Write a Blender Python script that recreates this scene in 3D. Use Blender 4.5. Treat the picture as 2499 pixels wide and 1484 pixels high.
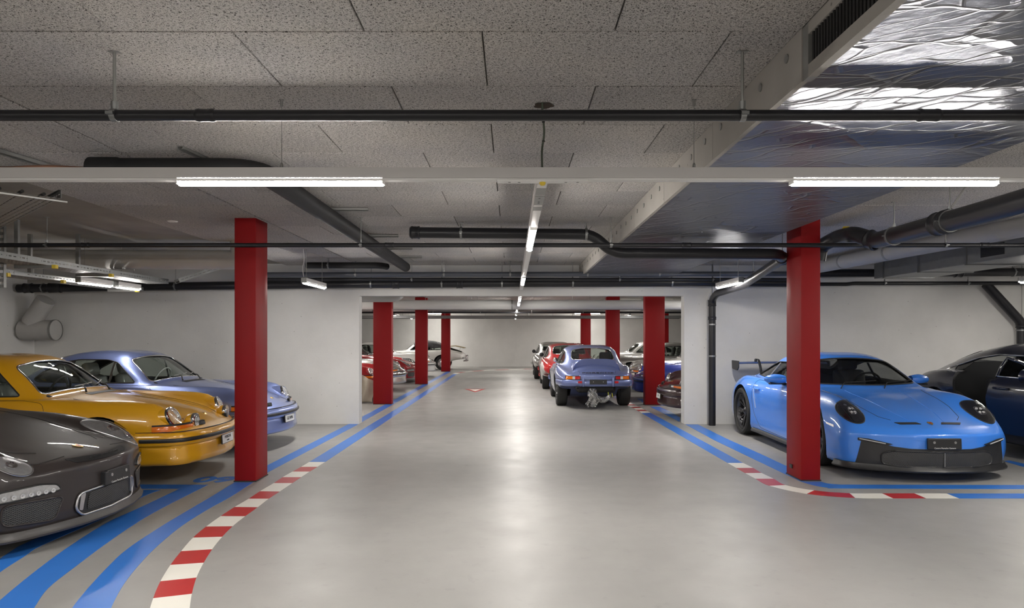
import bpy, bmesh, math, random
from mathutils import Vector, Matrix, noise
from mathutils.bvhtree import BVHTree
R = math.radians
random.seed(7)
scene = bpy.context.scene
for o in list(bpy.data.objects):
    bpy.data.objects.remove(o)
COL = scene.collection

# ------------------------------------------------------------------ camera, world, exposure
CAM_H, FPX, CU, CV = 1.49, 1666.0, 1249.5, 822.0
cam = bpy.data.cameras.new('camera')
cam_o = bpy.data.objects.new('camera', cam)
COL.objects.link(cam_o)
cam.sensor_width = 36.0
cam.lens = FPX / 2499 * 36.0
cam.shift_y = (CV - 742.0) / 2499.0
cam.clip_start = 0.05
cam_o.location = (0, 0, CAM_H)
cam_o.rotation_euler = (R(90), 0, 0)
scene.camera = cam_o
world = bpy.data.worlds.new('world')
scene.world = world
world.use_nodes = True
world.node_tree.nodes['Background'].inputs[0].default_value = (0.9, 0.92, 1.0, 1)
world.node_tree.nodes['Background'].inputs[1].default_value = 0.02
scene.view_settings.view_transform = 'Standard'
scene.view_settings.look = 'None'
scene.view_settings.gamma = 1.0
scene.view_settings.use_curve_mapping = False
scene.view_settings.exposure = -0.08
LED_GLOW = 200.0          # emission strength of the LED diffusers
LED_WATT = 11.0           # power per metre of the beam each LED batten throws downwards

def fp(u, v, z=0.0):
    """photo pixel -> point on the horizontal plane at height z"""
    s = (v - CV) / (CAM_H - z)
    return Vector(((u - CU) / s, FPX / s, z))
def yp(u, v, Y):
    """photo pixel -> point on the vertical plane at depth Y"""
    s = FPX / Y
    return Vector(((u - CU) / s, Y, CAM_H - (v - CV) / s))

# ------------------------------------------------------------------ materials
MATS = {}
def nodes_of(name):
    m = bpy.data.materials.new(name)
    m.use_nodes = True
    nt = m.node_tree
    return m, nt, nt.nodes['Principled BSDF']
def simple(name, col, rough=0.5, metal=0.0, coat=0.0, spec=0.5, bump=0.0, bscale=60, emit=None, vary=0.0, vscale=8):
    if name in MATS: return MATS[name]
    m, nt, b = nodes_of(name)
    b.inputs['Base Color'].default_value = (*col, 1)
    b.inputs['Roughness'].default_value = rough
    b.inputs['Metallic'].default_value = metal
    b.inputs['Coat Weight'].default_value = coat
    b.inputs['Coat Roughness'].default_value = 0.03
    b.inputs['Specular IOR Level'].default_value = spec
    if emit:
        b.inputs['Emission Color'].default_value = (*emit[0], 1)
        b.inputs['Emission Strength'].default_value = emit[1]
    tc = None
    if bump or vary:
        tc = nt.nodes.new('ShaderNodeTexCoord')
    if bump:
        n = nt.nodes.new('ShaderNodeTexNoise'); n.inputs['Scale'].default_value = bscale; n.inputs['Detail'].default_value = 4
        bp = nt.nodes.new('ShaderNodeBump'); bp.inputs['Strength'].default_value = bump; bp.inputs['Distance'].default_value = 0.01
        nt.links.new(tc.outputs['Object'], n.inputs['Vector'])
        nt.links.new(n.outputs['Fac'], bp.inputs['Height'])
        nt.links.new(bp.outputs['Normal'], b.inputs['Normal'])
    if vary:
        n = nt.nodes.new('ShaderNodeTexNoise'); n.inputs['Scale'].default_value = vscale; n.inputs['Detail'].default_value = 6
        nt.links.new(tc.outputs['Object'], n.inputs['Vector'])
        mx = nt.nodes.new('ShaderNodeMix'); mx.data_type = 'RGBA'
        mx.inputs[6].default_value = (*[c * (1 - vary) for c in col], 1)
        mx.inputs[7].default_value = (*[min(1, c * (1 + vary)) for c in col], 1)
        nt.links.new(n.outputs['Fac'], mx.inputs[0])
        nt.links.new(mx.outputs[2], b.inputs['Base Color'])
    MATS[name] = m
    return m
def fresnel2(nt, ior):
    """fresnel that treats both sides of a thin pane alike"""
    g = nt.nodes.new('ShaderNodeNewGeometry'); m = nt.nodes.new('ShaderNodeMapRange')
    m.inputs[3].default_value = ior; m.inputs[4].default_value = 1.0 / ior
    f = nt.nodes.new('ShaderNodeFresnel')
    nt.links.new(g.outputs['Backfacing'], m.inputs[0]); nt.links.new(m.outputs[0], f.inputs[0])
    return f
def glassy(name, tint=(0.95, 0.97, 0.96), gloss=1.0, rough=0.02):
    if name in MATS: return MATS[name]
    m = bpy.data.materials.new(name); m.use_nodes = True
    nt = m.node_tree; nt.nodes.clear()
    out = nt.nodes.new('ShaderNodeOutputMaterial')
    tr = nt.nodes.new('ShaderNodeBsdfTransparent'); tr.inputs[0].default_value = (*tint, 1)
    gl = nt.nodes.new('ShaderNodeBsdfGlossy'); gl.inputs['Roughness'].default_value = rough
    fr = fresnel2(nt, 1.45)
    mu = nt.nodes.new('ShaderNodeMath'); mu.operation = 'MULTIPLY'; mu.inputs[1].default_value = gloss
    mx = nt.nodes.new('ShaderNodeMixShader')
    nt.links.new(fr.outputs[0], mu.inputs[0]); nt.links.new(mu.outputs[0], mx.inputs[0])
    nt.links.new(tr.outputs[0], mx.inputs[1]); nt.links.new(gl.outputs[0], mx.inputs[2])
    nt.links.new(mx.outputs[0], out.inputs[0])
    MATS[name] = m
    return m
def N(nt, kind, **kw):
    n = nt.nodes.new(kind)
    for k, v in kw.items():
        if k in n.inputs: n.inputs[k].default_value = v
        else: setattr(n, k, v)
    return n
def ramp(nt, src, stops):
    r = nt.nodes.new('ShaderNodeValToRGB')
    while len(r.color_ramp.elements) < len(stops): r.color_ramp.elements.new(0.5)
    for e, (p, c) in zip(r.color_ramp.elements, stops):
        e.position = p
        e.color = (c, c, c, 1) if not isinstance(c, tuple) else (*c, 1)
    nt.links.new(src, r.inputs[0])
    return r

def mat_woodwool():
    m, nt, b = nodes_of('wood_wool_board')
    L = nt.links.new
    geo = N(nt, 'ShaderNodeNewGeometry')
    warp = N(nt, 'ShaderNodeTexNoise', Scale=40.0, Detail=2.0)
    L(geo.outputs['Position'], warp.inputs['Vector'])
    sub = N(nt, 'ShaderNodeVectorMath', operation='SUBTRACT'); sub.inputs[1].default_value = (0.5, 0.5, 0.5)
    L(warp.outputs['Color'], sub.inputs[0])
    sc = N(nt, 'ShaderNodeVectorMath', operation='SCALE'); sc.inputs['Scale'].default_value = 0.028
    L(sub.outputs[0], sc.inputs[0])
    fibres = []
    for i, (scl, rot, st) in enumerate(((96, 0.25, 3.4), (104, 1.05, 3.2), (112, 1.85, 3.4), (124, 2.65, 3.0))):
        add = N(nt, 'ShaderNodeVectorMath', operation='ADD')
        L(geo.outputs['Position'], add.inputs[0]); L(sc.outputs[0], add.inputs[1])
        mp = N(nt, 'ShaderNodeMapping', vector_type='TEXTURE'); mp.inputs['Rotation'].default_value = (0, 0, rot)
        mp.inputs['Scale'].default_value = (st, 1, 1); mp.inputs['Location'].default_value = (i * 3.1, i * 1.7, 0)
        L(add.outputs[0], mp.inputs['Vector'])
        v = N(nt, 'ShaderNodeTexVoronoi', feature='DISTANCE_TO_EDGE', voronoi_dimensions='2D', Scale=float(scl))
        L(mp.outputs[0], v.inputs['Vector'])
        mr = N(nt, 'ShaderNodeMapRange'); mr.inputs[1].default_value = 0.0; mr.inputs[2].default_value = 0.15
        mr.inputs[3].default_value = 1.0 - 0.12 * i; mr.inputs[4].default_value = 0.0
        L(v.outputs['Distance'], mr.inputs[0])
        fibres.append(mr.outputs[0])
    cur = fibres[0]
    for f in fibres[1:]:
        mm = N(nt, 'ShaderNodeMath', operation='MAXIMUM'); L(cur, mm.inputs[0]); L(f, mm.inputs[1]); cur = mm.outputs[0]
    big = N(nt, 'ShaderNodeTexNoise', Scale=1.6, Detail=4.0); L(geo.outputs['Position'], big.inputs['Vector'])
    cr = ramp(nt, cur, [(0.0, (0.10, 0.094, 0.088)), (0.2, (0.29, 0.275, 0.262)), (0.5, (0.57, 0.545, 0.525)), (1.0, (0.72, 0.695, 0.675))])
    mx = N(nt, 'ShaderNodeMix', data_type='RGBA', blend_type='MULTIPLY'); mx.inputs[0].default_value = 1.0
    cr2 = ramp(nt, big.outputs['Fac'], [(0.25, (0.82, 0.83, 0.86)), (0.75, (1.0, 0.985, 0.95))])
    L(cr.outputs[0], mx.inputs[6]); L(cr2.outputs[0], mx.inputs[7])
    oi = N(nt, 'ShaderNodeObjectInfo')
    pr = ramp(nt, oi.outputs['Random'], [(0.0, 0.86), (1.0, 1.0)])
    mx2 = N(nt, 'ShaderNodeMix', data_type='RGBA', blend_type='MULTIPLY'); mx2.inputs[0].default_value = 1.0
    L(mx.outputs[2], mx2.inputs[6]); L(pr.outputs[0], mx2.inputs[7])
    L(mx2.outputs[2], b.inputs['Base Color'])
    bp = N(nt, 'ShaderNodeBump', Strength=0.7, Distance=0.004); L(cur, bp.inputs['Height']); L(bp.outputs['Normal'], b.inputs['Normal'])
    b.inputs['Roughness'].default_value = 0.9; b.inputs['Specular IOR Level'].default_value = 0.2
    return m
def mat_foil():
    m = bpy.data.materials.new('foil_insulation'); m.use_nodes = True; nt = m.node_tree; nt.nodes.clear(); L = nt.links.new
    out = N(nt, 'ShaderNodeOutputMaterial'); gl = N(nt, 'ShaderNodeBsdfGlossy'); gl.distribution = 'BECKMANN'
    gl.inputs['Color'].default_value = (0.27, 0.275, 0.295, 1); gl.inputs['Roughness'].default_value = 0.33
    geo = N(nt, 'ShaderNodeNewGeometry')
    hs = []
    for rot, sc, vs, amp, wd in ((-0.85, (2.6, 0.8, 1), 2.3, 1.0, 0.035), (-0.1, (3.0, 0.7, 1), 2.6, 0.7, 0.03), (-0.6, (2.0, 0.5, 1), 5.5, 0.45, 0.05)):
        w = N(nt, 'ShaderNodeTexNoise', Scale=1.8, Detail=3.0); L(geo.outputs['Position'], w.inputs['Vector'])
        ad = N(nt, 'ShaderNodeMix', data_type='RGBA', blend_type='ADD'); ad.inputs[0].default_value = 0.30; L(geo.outputs['Position'], ad.inputs[6]); L(w.outputs['Color'], ad.inputs[7])
        mp = N(nt, 'ShaderNodeMapping', vector_type='TEXTURE'); mp.inputs['Rotation'].default_value = (0, 0, rot); mp.inputs['Scale'].default_value = sc; L(ad.outputs[2], mp.inputs['Vector'])
        v = N(nt, 'ShaderNodeTexVoronoi', feature='DISTANCE_TO_EDGE', voronoi_dimensions='2D', Scale=vs); L(mp.outputs[0], v.inputs['Vector'])
        rg = ramp(nt, v.outputs['Distance'], [(0.0, amp), (wd * 0.5, amp * 0.35), (wd, 0.0)]); hs.append(rg.outputs[0])
    n3 = N(nt, 'ShaderNodeTexNoise', Scale=2.0, Detail=4.0); L(geo.outputs['Position'], n3.inputs['Vector'])
    n4 = N(nt, 'ShaderNodeTexNoise', Scale=26.0, Detail=3.0); L(geo.outputs['Position'], n4.inputs['Vector'])
    cur = None
    for h in hs:
        if cur is None: cur = h
        else:
            a_ = N(nt, 'ShaderNodeMath', operation='ADD'); L(cur, a_.inputs[0]); L(h, a_.inputs[1]); cur = a_.outputs[0]
    for src, k in ((n3.outputs['Fac'], 0.5), (n4.outputs['Fac'], 0.30)):
        a_ = N(nt, 'ShaderNodeMath', operation='MULTIPLY_ADD'); a_.inputs[1].default_value = k; L(src, a_.inputs[0]); L(cur, a_.inputs[2]); cur = a_.outputs[0]
    bp = N(nt, 'ShaderNodeBump', Strength=0.8, Distance=0.010); L(cur, bp.inputs['Height']); L(bp.outputs['Normal'], gl.inputs['Normal'])
    df = N(nt, 'ShaderNodeBsdfDiffuse'); df.inputs[0].default_value = (0.30, 0.30, 0.32, 1); L(bp.outputs['Normal'], df.inputs['Normal'])
    mx = N(nt, 'ShaderNodeMixShader'); mx.inputs[0].default_value = 0.22; L(gl.outputs[0], mx.inputs[1]); L(df.outputs[0], mx.inputs[2]); L(mx.outputs[0], out.inputs[0])
    return m
def mat_concrete(name, col, specks=True, mottling=0.10, rough=0.75):
    m, nt, b = nodes_of(name)
    L = nt.links.new
    geo = N(nt, 'ShaderNodeNewGeometry')
    n = N(nt, 'ShaderNodeTexNoise', Scale=0.9, Detail=6.0, Roughness=0.6); L(geo.outputs['Position'], n.inputs['Vector'])
    lo = tuple(c * (1 - mottling) for c in col); hi = tuple(min(1, c * (1 + mottling * 0.6)) for c in col)
    cr = ramp(nt, n.outputs['Fac'], [(0.3, lo), (0.7, hi)])
    src = cr.outputs[0]
    if specks:
        v = N(nt, 'ShaderNodeTexVoronoi', Scale=6.5); L(geo.outputs['Position'], v.inputs['Vector'])
        sp = ramp(nt, v.outputs['Distance'], [(0.03, 0.5), (0.055, 1.0)])
        mx = N(nt, 'ShaderNodeMix', data_type='RGBA', blend_type='MULTIPLY'); mx.inputs[0].default_value = 1.0
        L(src, mx.inputs[6]); L(sp.outputs[0], mx.inputs[7]); src = mx.outputs[2]
    L(src, b.inputs['Base Color'])
    n2 = N(nt, 'ShaderNodeTexNoise', Scale=40.0, Detail=4.0); L(geo.outputs['Position'], n2.inputs['Vector'])
    bp = N(nt, 'ShaderNodeBump', Strength=0.12, Distance=0.01); L(n2.outputs['Fac'], bp.inputs['Height']); L(bp.outputs['Normal'], b.inputs['Normal'])
    b.inputs['Roughness'].default_value = rough
    b.inputs['Specular IOR Level'].default_value = 0.3
    return m
def mat_floor():
    m, nt, b = nodes_of('grey_floor_coating')
    L = nt.links.new
    geo = N(nt, 'ShaderNodeNewGeometry')
    n = N(nt, 'ShaderNodeTexNoise', Scale=0.8, Detail=8.0, Roughness=0.65); L(geo.outputs['Position'], n.inputs['Vector'])
    cr = ramp(nt, n.outputs['Fac'], [(0.25, (0.252, 0.246, 0.236)), (0.75, (0.305, 0.298, 0.287))])
    n4 = N(nt, 'ShaderNodeTexNoise', Scale=7.0, Detail=8.0, Roughness=0.7); L(geo.outputs['Position'], n4.inputs['Vector'])
    sc = ramp(nt, n4.outputs['Fac'], [(0.28, 0.86), (0.42, 1.0), (1.0, 1.0)])
    mx = N(nt, 'ShaderNodeMix', data_type='RGBA', blend_type='MULTIPLY'); mx.inputs[0].default_value = 1.0
    L(cr.outputs[0], mx.inputs[6]); L(sc.outputs[0], mx.inputs[7]); L(mx.outputs[2], b.inputs['Base Color'])
    n2 = N(nt, 'ShaderNodeTexNoise', Scale=3.0, Detail=5.0); L(geo.outputs['Position'], n2.inputs['Vector'])
    rr = ramp(nt, n2.outputs['Fac'], [(0.3, 0.36), (0.7, 0.47)]); L(rr.outputs[0], b.inputs['Roughness'])
    n3 = N(nt, 'ShaderNodeTexNoise', Scale=120.0, Detail=2.0); L(geo.outputs['Position'], n3.inputs['Vector'])
    bp = N(nt, 'ShaderNodeBump', Strength=0.06, Distance=0.004); L(n3.outputs['Fac'], bp.inputs['Height']); L(bp.outputs['Normal'], b.inputs['Normal'])
    return m
def paint(name, col, metal=0.0, rough=0.35, coat=1.0):
    """car paint: coloured base under a clear coat"""
    if name in MATS: return MATS[name]
    m, nt, b = nodes_of(name)
    b.inputs['Base Color'].default_value = (*col, 1)
    b.inputs['Metallic'].default_value = metal
    b.inputs['Roughness'].default_value = rough
    b.inputs['Coat Weight'].default_value = coat
    b.inputs['Coat Roughness'].default_value = 0.02
    b.inputs['Coat IOR'].default_value = 1.5
    MATS[name] = m
    return m
def mat_mesh_grille():
    """black expanded-metal grille: fine diamond relief"""
    m, nt, b = nodes_of('grille_mesh')
    L = nt.links.new
    tc = N(nt, 'ShaderNodeTexCoord')
    cur = None
    for rot in (0.6, -0.6):
        mp = N(nt, 'ShaderNodeMapping'); mp.inputs['Rotation'].default_value = (rot, 0, 0)
        L(tc.outputs['Object'], mp.inputs['Vector'])
        w = N(nt, 'ShaderNodeTexWave', Scale=26.0, bands_direction='Z'); L(mp.outputs[0], w.inputs['Vector'])
        if cur is None: cur = w.outputs['Fac']
        else:
            mm = N(nt, 'ShaderNodeMath', operation='MAXIMUM'); L(cur, mm.inputs[0]); L(w.outputs['Fac'], mm.inputs[1]); cur = mm.outputs[0]
    cr = ramp(nt, cur, [(0.70, (0.004, 0.004, 0.004)), (0.9, (0.075, 0.073, 0.07))])
    L(cr.outputs[0], b.inputs['Base Color'])
    bp = N(nt, 'ShaderNodeBump', Strength=0.5, Distance=0.004); L(cur, bp.inputs['Height']); L(bp.outputs['Normal'], b.inputs['Normal'])
    b.inputs['Roughness'].default_value = 0.5
    return m
M_WOOL = mat_woodwool(); M_FOIL = mat_foil(); M_FLOOR = mat_floor(); M_GRILLE = mat_mesh_grille()
M_WALL = mat_concrete('white_painted_concrete', (0.66, 0.65, 0.632))
M_SLAB = mat_concrete('bare_concrete', (0.30, 0.285, 0.26), specks=False, mottling=0.25)
M_BEAMC = mat_concrete('beam_concrete_board', (0.33, 0.31, 0.285), mottling=0.2)
M_RED = simple('red_column_paint', (0.25, 0.006, 0.008), 0.5, spec=0.22, vary=0.05, vscale=2)
M_KRED = simple('kerb_red_paint', (0.42, 0.020, 0.022), 0.38, vary=0.10, vscale=5)
M_KWHITE = simple('kerb_white_paint', (0.74, 0.72, 0.66), 0.38, vary=0.06, vscale=5)
M_BLUE = simple('blue_floor_paint', (0.030, 0.165, 0.56), 0.36, vary=0.10, vscale=3)
M_PIPE = simple('black_plastic_pipe', (0.017, 0.017, 0.020), 0.36, spec=0.35, vary=0.15)
M_INSUL = simple('black_foam_insulation', (0.016, 0.016, 0.017), 0.55, spec=0.25, bump=0.1)
M_GALV = simple('galvanised_steel', (0.27, 0.275, 0.275), 0.42, metal=0.9, vary=0.12, vscale=14)
M_ZINC = simple('dull_zinc', (0.30, 0.30, 0.29), 0.5, metal=0.7, vary=0.15, vscale=10)
M_TRUNK = simple('light_trunking_white', (0.62, 0.60, 0.59), 0.45)
M_WHITE = simple('white_plastic', (0.78, 0.77, 0.75), 0.4)
M_DUCT = simple('grey_duct_wrap', (0.40, 0.39, 0.375), 0.6, vary=0.08)
M_LED = simple('led_tube', (1, 1, 1), 0.4, emit=((1.0, 0.955, 0.89), LED_GLOW))
M_LED_SIDE = simple('led_diffuser_side', (1, 1, 1), 0.4, emit=((1.0, 0.955, 0.89), LED_GLOW * 0.95))
M_LED_DIM = simple('led_tube_dim', (1, 1, 1), 0.4, emit=((1.0, 0.955, 0.89), LED_GLOW * 0.3))
M_BLACK = simple('matt_black', (0.012, 0.012, 0.013), 0.55)
M_RUBBER = simple('tyre_rubber', (0.016, 0.016, 0.016), 0.72, bump=0.15, bscale=80)
M_TRIM = simple('black_trim', (0.020, 0.020, 0.021), 0.42)
M_CHROME = simple('chrome', (0.82, 0.82, 0.84), 0.08, metal=1.0)
M_ALU = simple('brushed_aluminium', (0.62, 0.62, 0.63), 0.28, metal=1.0)
M_COPPER = simple('copper_tube', (0.42, 0.24, 0.17), 0.4, metal=0.8)
M_YELLOWTAG = simple('yellow_tag', (0.75, 0.55, 0.05), 0.5)
M_CABLE = simple('green_grey_cable', (0.07, 0.085, 0.06), 0.5)
M_GLASS = glassy('window_glass', (0.86, 0.89, 0.87))
M_DGLASS = glassy('tinted_window_glass', (0.22, 0.23, 0.235))
M_LENS = glassy('lamp_lens_glass', (0.96, 0.96, 0.96), 1.2)
M_AMBER = simple('amber_lens', (0.75, 0.18, 0.015), 0.12, coat=1.0)
M_TAILRED = simple('red_lens', (0.55, 0.012, 0.015), 0.12, coat=1.0)
M_CLEARLENS = simple('clear_lens', (0.72, 0.72, 0.72), 0.1, coat=1.0, vary=0.25, vscale=60)
M_SEAT = simple('dark_seat_leather', (0.03, 0.03, 0.032), 0.5)
M_WRAP = simple('plastic_seat_cover', (0.30, 0.30, 0.30), 0.22, bump=0.5, bscale=12)
M_INTERIOR = simple('dark_interior', (0.020, 0.020, 0.022), 0.7)
M_GOLD = simple('gold_enamel', (0.55, 0.36, 0.10), 0.3, metal=0.8)
M_CARCOVER = simple('beige_car_cover', (0.36, 0.31, 0.25), 0.75, bump=0.2, bscale=20)
# ------------------------------------------------------------------ mesh helpers
def children_first_name(n): return n
class MB:
    """collects geometry, then links it as one mesh object"""
    def __init__(s): s.v = []; s.f = []; s.m = []; s.mi = 0
    def add(s, vs, fs):
        o = len(s.v); s.v += [tuple(p) for p in vs]
        for f in fs: s.f.append(tuple(i + o for i in f)); s.m.append(s.mi)
        return s
    def box(s, a, b, M=None):
        (x0, y0, z0), (x1, y1, z1) = a, b
        vs = [Vector(p) for p in ((x0, y0, z0), (x1, y0, z0), (x1, y1, z0), (x0, y1, z0), (x0, y0, z1), (x1, y0, z1), (x1, y1, z1), (x0, y1, z1))]
        if M: vs = [M @ p for p in vs]
        return s.add(vs, [(0, 3, 2, 1), (4, 5, 6, 7), (0, 1, 5, 4), (1, 2, 6, 5), (2, 3, 7, 6), (3, 0, 4, 7)])
    def bbox(s, a, b, bev=0.01, M=None):
        """box with chamfered vertical and horizontal edges"""
        bm = bmesh.new()
        x0, y0, z0 = a; x1, y1, z1 = b
        bmesh.ops.create_cube(bm, size=1.0, matrix=Matrix.Translation(((x0 + x1) / 2, (y0 + y1) / 2, (z0 + z1) / 2)) @ Matrix.Diagonal((abs(x1 - x0), abs(y1 - y0), abs(z1 - z0), 1)))
        bmesh.ops.bevel(bm, geom=bm.edges[:], offset=bev, segments=2, affect='EDGES', profile=0.5)
        vs = [v.co.copy() for v in bm.verts]
        if M: vs = [M @ p for p in vs]
        bm.verts.index_update()
        s.add(vs, [[v.index for v in f.verts] for f in bm.faces]); bm.free()
        return s
    def ring(s, rings, closed_u=True, cap=True):
        """rings: list of point lists of equal length"""
        n = len(rings[0]); vs = [p for r in rings for p in r]; fs = []
        for i in range(len(rings) - 1):
            for j in range(n if closed_u else n - 1):
                k = (j + 1) % n
                fs.append((i * n + j, i * n + k, (i + 1) * n + k, (i + 1) * n + j))
        if cap:
            fs.append(tuple(range(n - 1, -1, -1))); fs.append(tuple((len(rings) - 1) * n + j for j in range(n)))
        return s.add(vs, fs)
    def tube(s, path, r, n=14, cap=True):
        path = [Vector(p) for p in path]; rings = []
        t0 = (path[1] - path[0]).normalized()
        up = Vector((0, 0, 1)) if abs(t0.z) < 0.9 else Vector((1, 0, 0))
        nrm = t0.cross(up).normalized()
        for i, p in enumerate(path):
            if i == 0: t = path[1] - p
            elif i == len(path) - 1: t = p - path[i - 1]
            else: t = (path[i + 1] - p).normalized() + (p - path[i - 1]).normalized()
            t.normalize()
            nrm = (nrm - t * nrm.dot(t)).normalized(); bn = t.cross(nrm)
            rr = r[i] if isinstance(r, (list, tuple)) else r
            rings.append([p + nrm * (math.cos(2 * math.pi * k / n) * rr) + bn * (math.sin(2 * math.pi * k / n) * rr) for k in range(n)])
        return s.ring(rings, True, cap)
    def lathe(s, prof, o=(0, 0, 0), axis=(0, 0, 1), n=24, cap=False):
        """prof: (radius, along axis)"""
        ax = Vector(axis).normalized(); o = Vector(o)
        u = ax.cross(Vector((0, 0, 1)) if abs(ax.z) < 0.9 else Vector((1, 0, 0))).normalized(); w = ax.cross(u)
        rings = [[o + ax * h + u * (math.cos(2 * math.pi * k / n) * r) + w * (math.sin(2 * math.pi * k / n) * r) for k in range(n)] for r, h in prof]
        return s.ring(rings, True, cap)
    def prism(s, pts, axis, a, b):
        """pts: 2-D outline; axis 'x' (y,z), 'y' (x,z), 'z' (x,y)"""
        def P(p, t): return {'x': (t, p[0], p[1]), 'y': (p[0], t, p[1]), 'z': (p[0], p[1], t)}[axis]
        n = len(pts)
        vs = [P(p, a) for p in pts] + [P(p, b) for p in pts]
        fs = [tuple(range(n)), tuple(range(2 * n - 1, n - 1, -1))] + [(i, i + n, (i + 1) % n + n, (i + 1) % n) for i in range(n)]
        return s.add(vs, fs)
    def mesh(s, name, mats):
        me = bpy.data.meshes.new(name)
        me.from_pydata(s.v, [], s.f)
        for m in (mats if isinstance(mats, (list, tuple)) else [mats]): me.materials.append(m)
        if any(s.m): me.polygons.foreach_set('material_index', s.m)
        bm = bmesh.new(); bm.from_mesh(me); bmesh.ops.recalc_face_normals(bm, faces=bm.faces[:]); bm.to_mesh(me); bm.free()
        return me
    def build(s, name, mat, parent=None, smooth=None):
        me = s.mesh(name, mat)
        if smooth is not None: shade(me, smooth)
        return link(name, me, parent)
def shade(me, ang):
    me.polygons.foreach_set('use_smooth', [True] * len(me.polygons))
    if ang < 179: me.set_sharp_from_angle(angle=R(ang))
    me.update()
def link(name, data, parent=None):
    o = bpy.data.objects.new(name, data); COL.objects.link(o)
    if parent: o.parent = parent
    return o
def empty(name, loc=(0, 0, 0), rz=0.0):
    o = link(name, None); o.location = loc; o.rotation_euler = (0, 0, rz); o.empty_display_size = 0.2
    return o
def tag(o, label=None, cat=None, group=None, kind=None):
    if label: o['label'] = label
    if cat: o['category'] = cat
    if group: o['group'] = group
    if kind: o['kind'] = kind
    return o
def at_base(o, objs=()): return o
def round_path(pts, rad, n=6):
    pts = [Vector(p) for p in pts]; out = [pts[0]]
    for i in range(1, len(pts) - 1):
        a, b, c = pts[i - 1], pts[i], pts[i + 1]
        d1 = (a - b); d2 = (c - b); r = min(rad, d1.length * 0.48, d2.length * 0.48)
        p, q = b + d1.normalized() * r, b + d2.normalized() * r
        for k in range(n + 1):
            t = k / n; out.append((1 - t) ** 2 * p + 2 * t * (1 - t) * b + t * t * q)
    out.append(pts[-1]); return out
def rrect(w, h, r, n=5, cx=0.0, cy=0.0):
    pts = []
    for (sx, sy, a0) in ((1, 1, 0), (-1, 1, 90), (-1, -1, 180), (1, -1, 270)):
        for k in range(n + 1):
            a = R(a0 + 90 * k / n); pts.append((cx + sx * (w / 2 - r) + r * math.cos(a), cy + sy * (h / 2 - r) + r * math.sin(a)))
    return pts
def smooth_outline(pts, rad, n=4):
    """round the corners of a closed 2-D polygon"""
    out = []; m = len(pts)
    for i in range(m):
        a, b, c = Vector(pts[i - 1]), Vector(pts[i]), Vector(pts[(i + 1) % m])
        r = rad[i] if isinstance(rad, (list, tuple)) else rad
        d1, d2 = a - b, c - b; rr = min(r, d1.length * 0.45, d2.length * 0.45)
        p, q = b + d1.normalized() * rr, b + d2.normalized() * rr
        for k in range(n + 1):
            t = k / n; w = (1 - t) ** 2 * p + 2 * t * (1 - t) * b + t * t * q; out.append((w.x, w.y))
    return out
def text_mesh(name, body, size, mat, parent=None, depth=0.001, align='CENTER', bold=0.0):
    c = bpy.data.curves.new(name, 'FONT'); c.body = body; c.size = size; c.align_x = align; c.align_y = 'CENTER'; c.extrude = depth; c.offset = bold
    o = bpy.data.objects.new(name, c); COL.objects.link(o)
    dg = bpy.context.evaluated_depsgraph_get(); me = bpy.data.meshes.new_from_object(o.evaluated_get(dg)); me.name = name
    bpy.data.objects.remove(o); bpy.data.curves.remove(c)
    me.materials.clear(); me.materials.append(mat)
    return link(name, me, parent)
# ------------------------------------------------------------------ the setting
ZC = 2.71                      # underside of the wood-wool boards
YW0, YW1 = 11.65, 11.87        # cross wall with the opening
YB = 34.0                      # far wall
XL, XR = -8.15, 9.2
YN = -7.0                      # wall behind the photographer
def struct(o): o['kind'] = 'structure'; return o
floor = struct(MB().box((XL - 3, YN - .2, -0.2), (XR + 3, YB + .2, 0)).build('floor', M_FLOOR))
ceiling = struct(MB().box((XL - 3, YN - .2, ZC + 0.028), (XR + 3, YB + .2, ZC + 0.25)).build('ceiling', M_SLAB))
struct(MB().box((XL - 3, YB, 0), (XR + 3, YB + .2, ZC + 0.028)).build('wall_far', M_WALL))
struct(MB().box((XL - 3, YN - .2, 0), (XR + 3, YN, ZC + 0.028)).build('wall_near', M_WALL))
struct(MB().box((XL - .2, YN, 0), (XL, YW0, ZC + 0.028)).build('wall_left', M_WALL))
struct(MB().box((XR, YN, 0), (XR + .2, YW0, ZC + 0.028)).build('wall_right', M_WALL))
struct(MB().box((XL - .2, YW0, 0), (-2.61, YW1, ZC + 0.028)).build('wall_middle_left', M_WALL))
struct(MB().box((2.94, YW0, 0), (XR + .2, YW1, ZC + 0.028)).build('wall_middle_right', M_WALL))
struct(MB().box((XL - 3, YW1, 0), (XL - 2.8, YB, ZC + 0.028)).build('wall_left_far', M_WALL))
struct(MB().box((XR + 2.8, YW1, 0), (XR + 3, YB, ZC + 0.028)).build('wall_right_far', M_WALL))
struct(MB().box((-2.61, YW0, 2.19), (2.94, YW1, ZC + 0.028)).build('trim_1', M_WALL))
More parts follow.
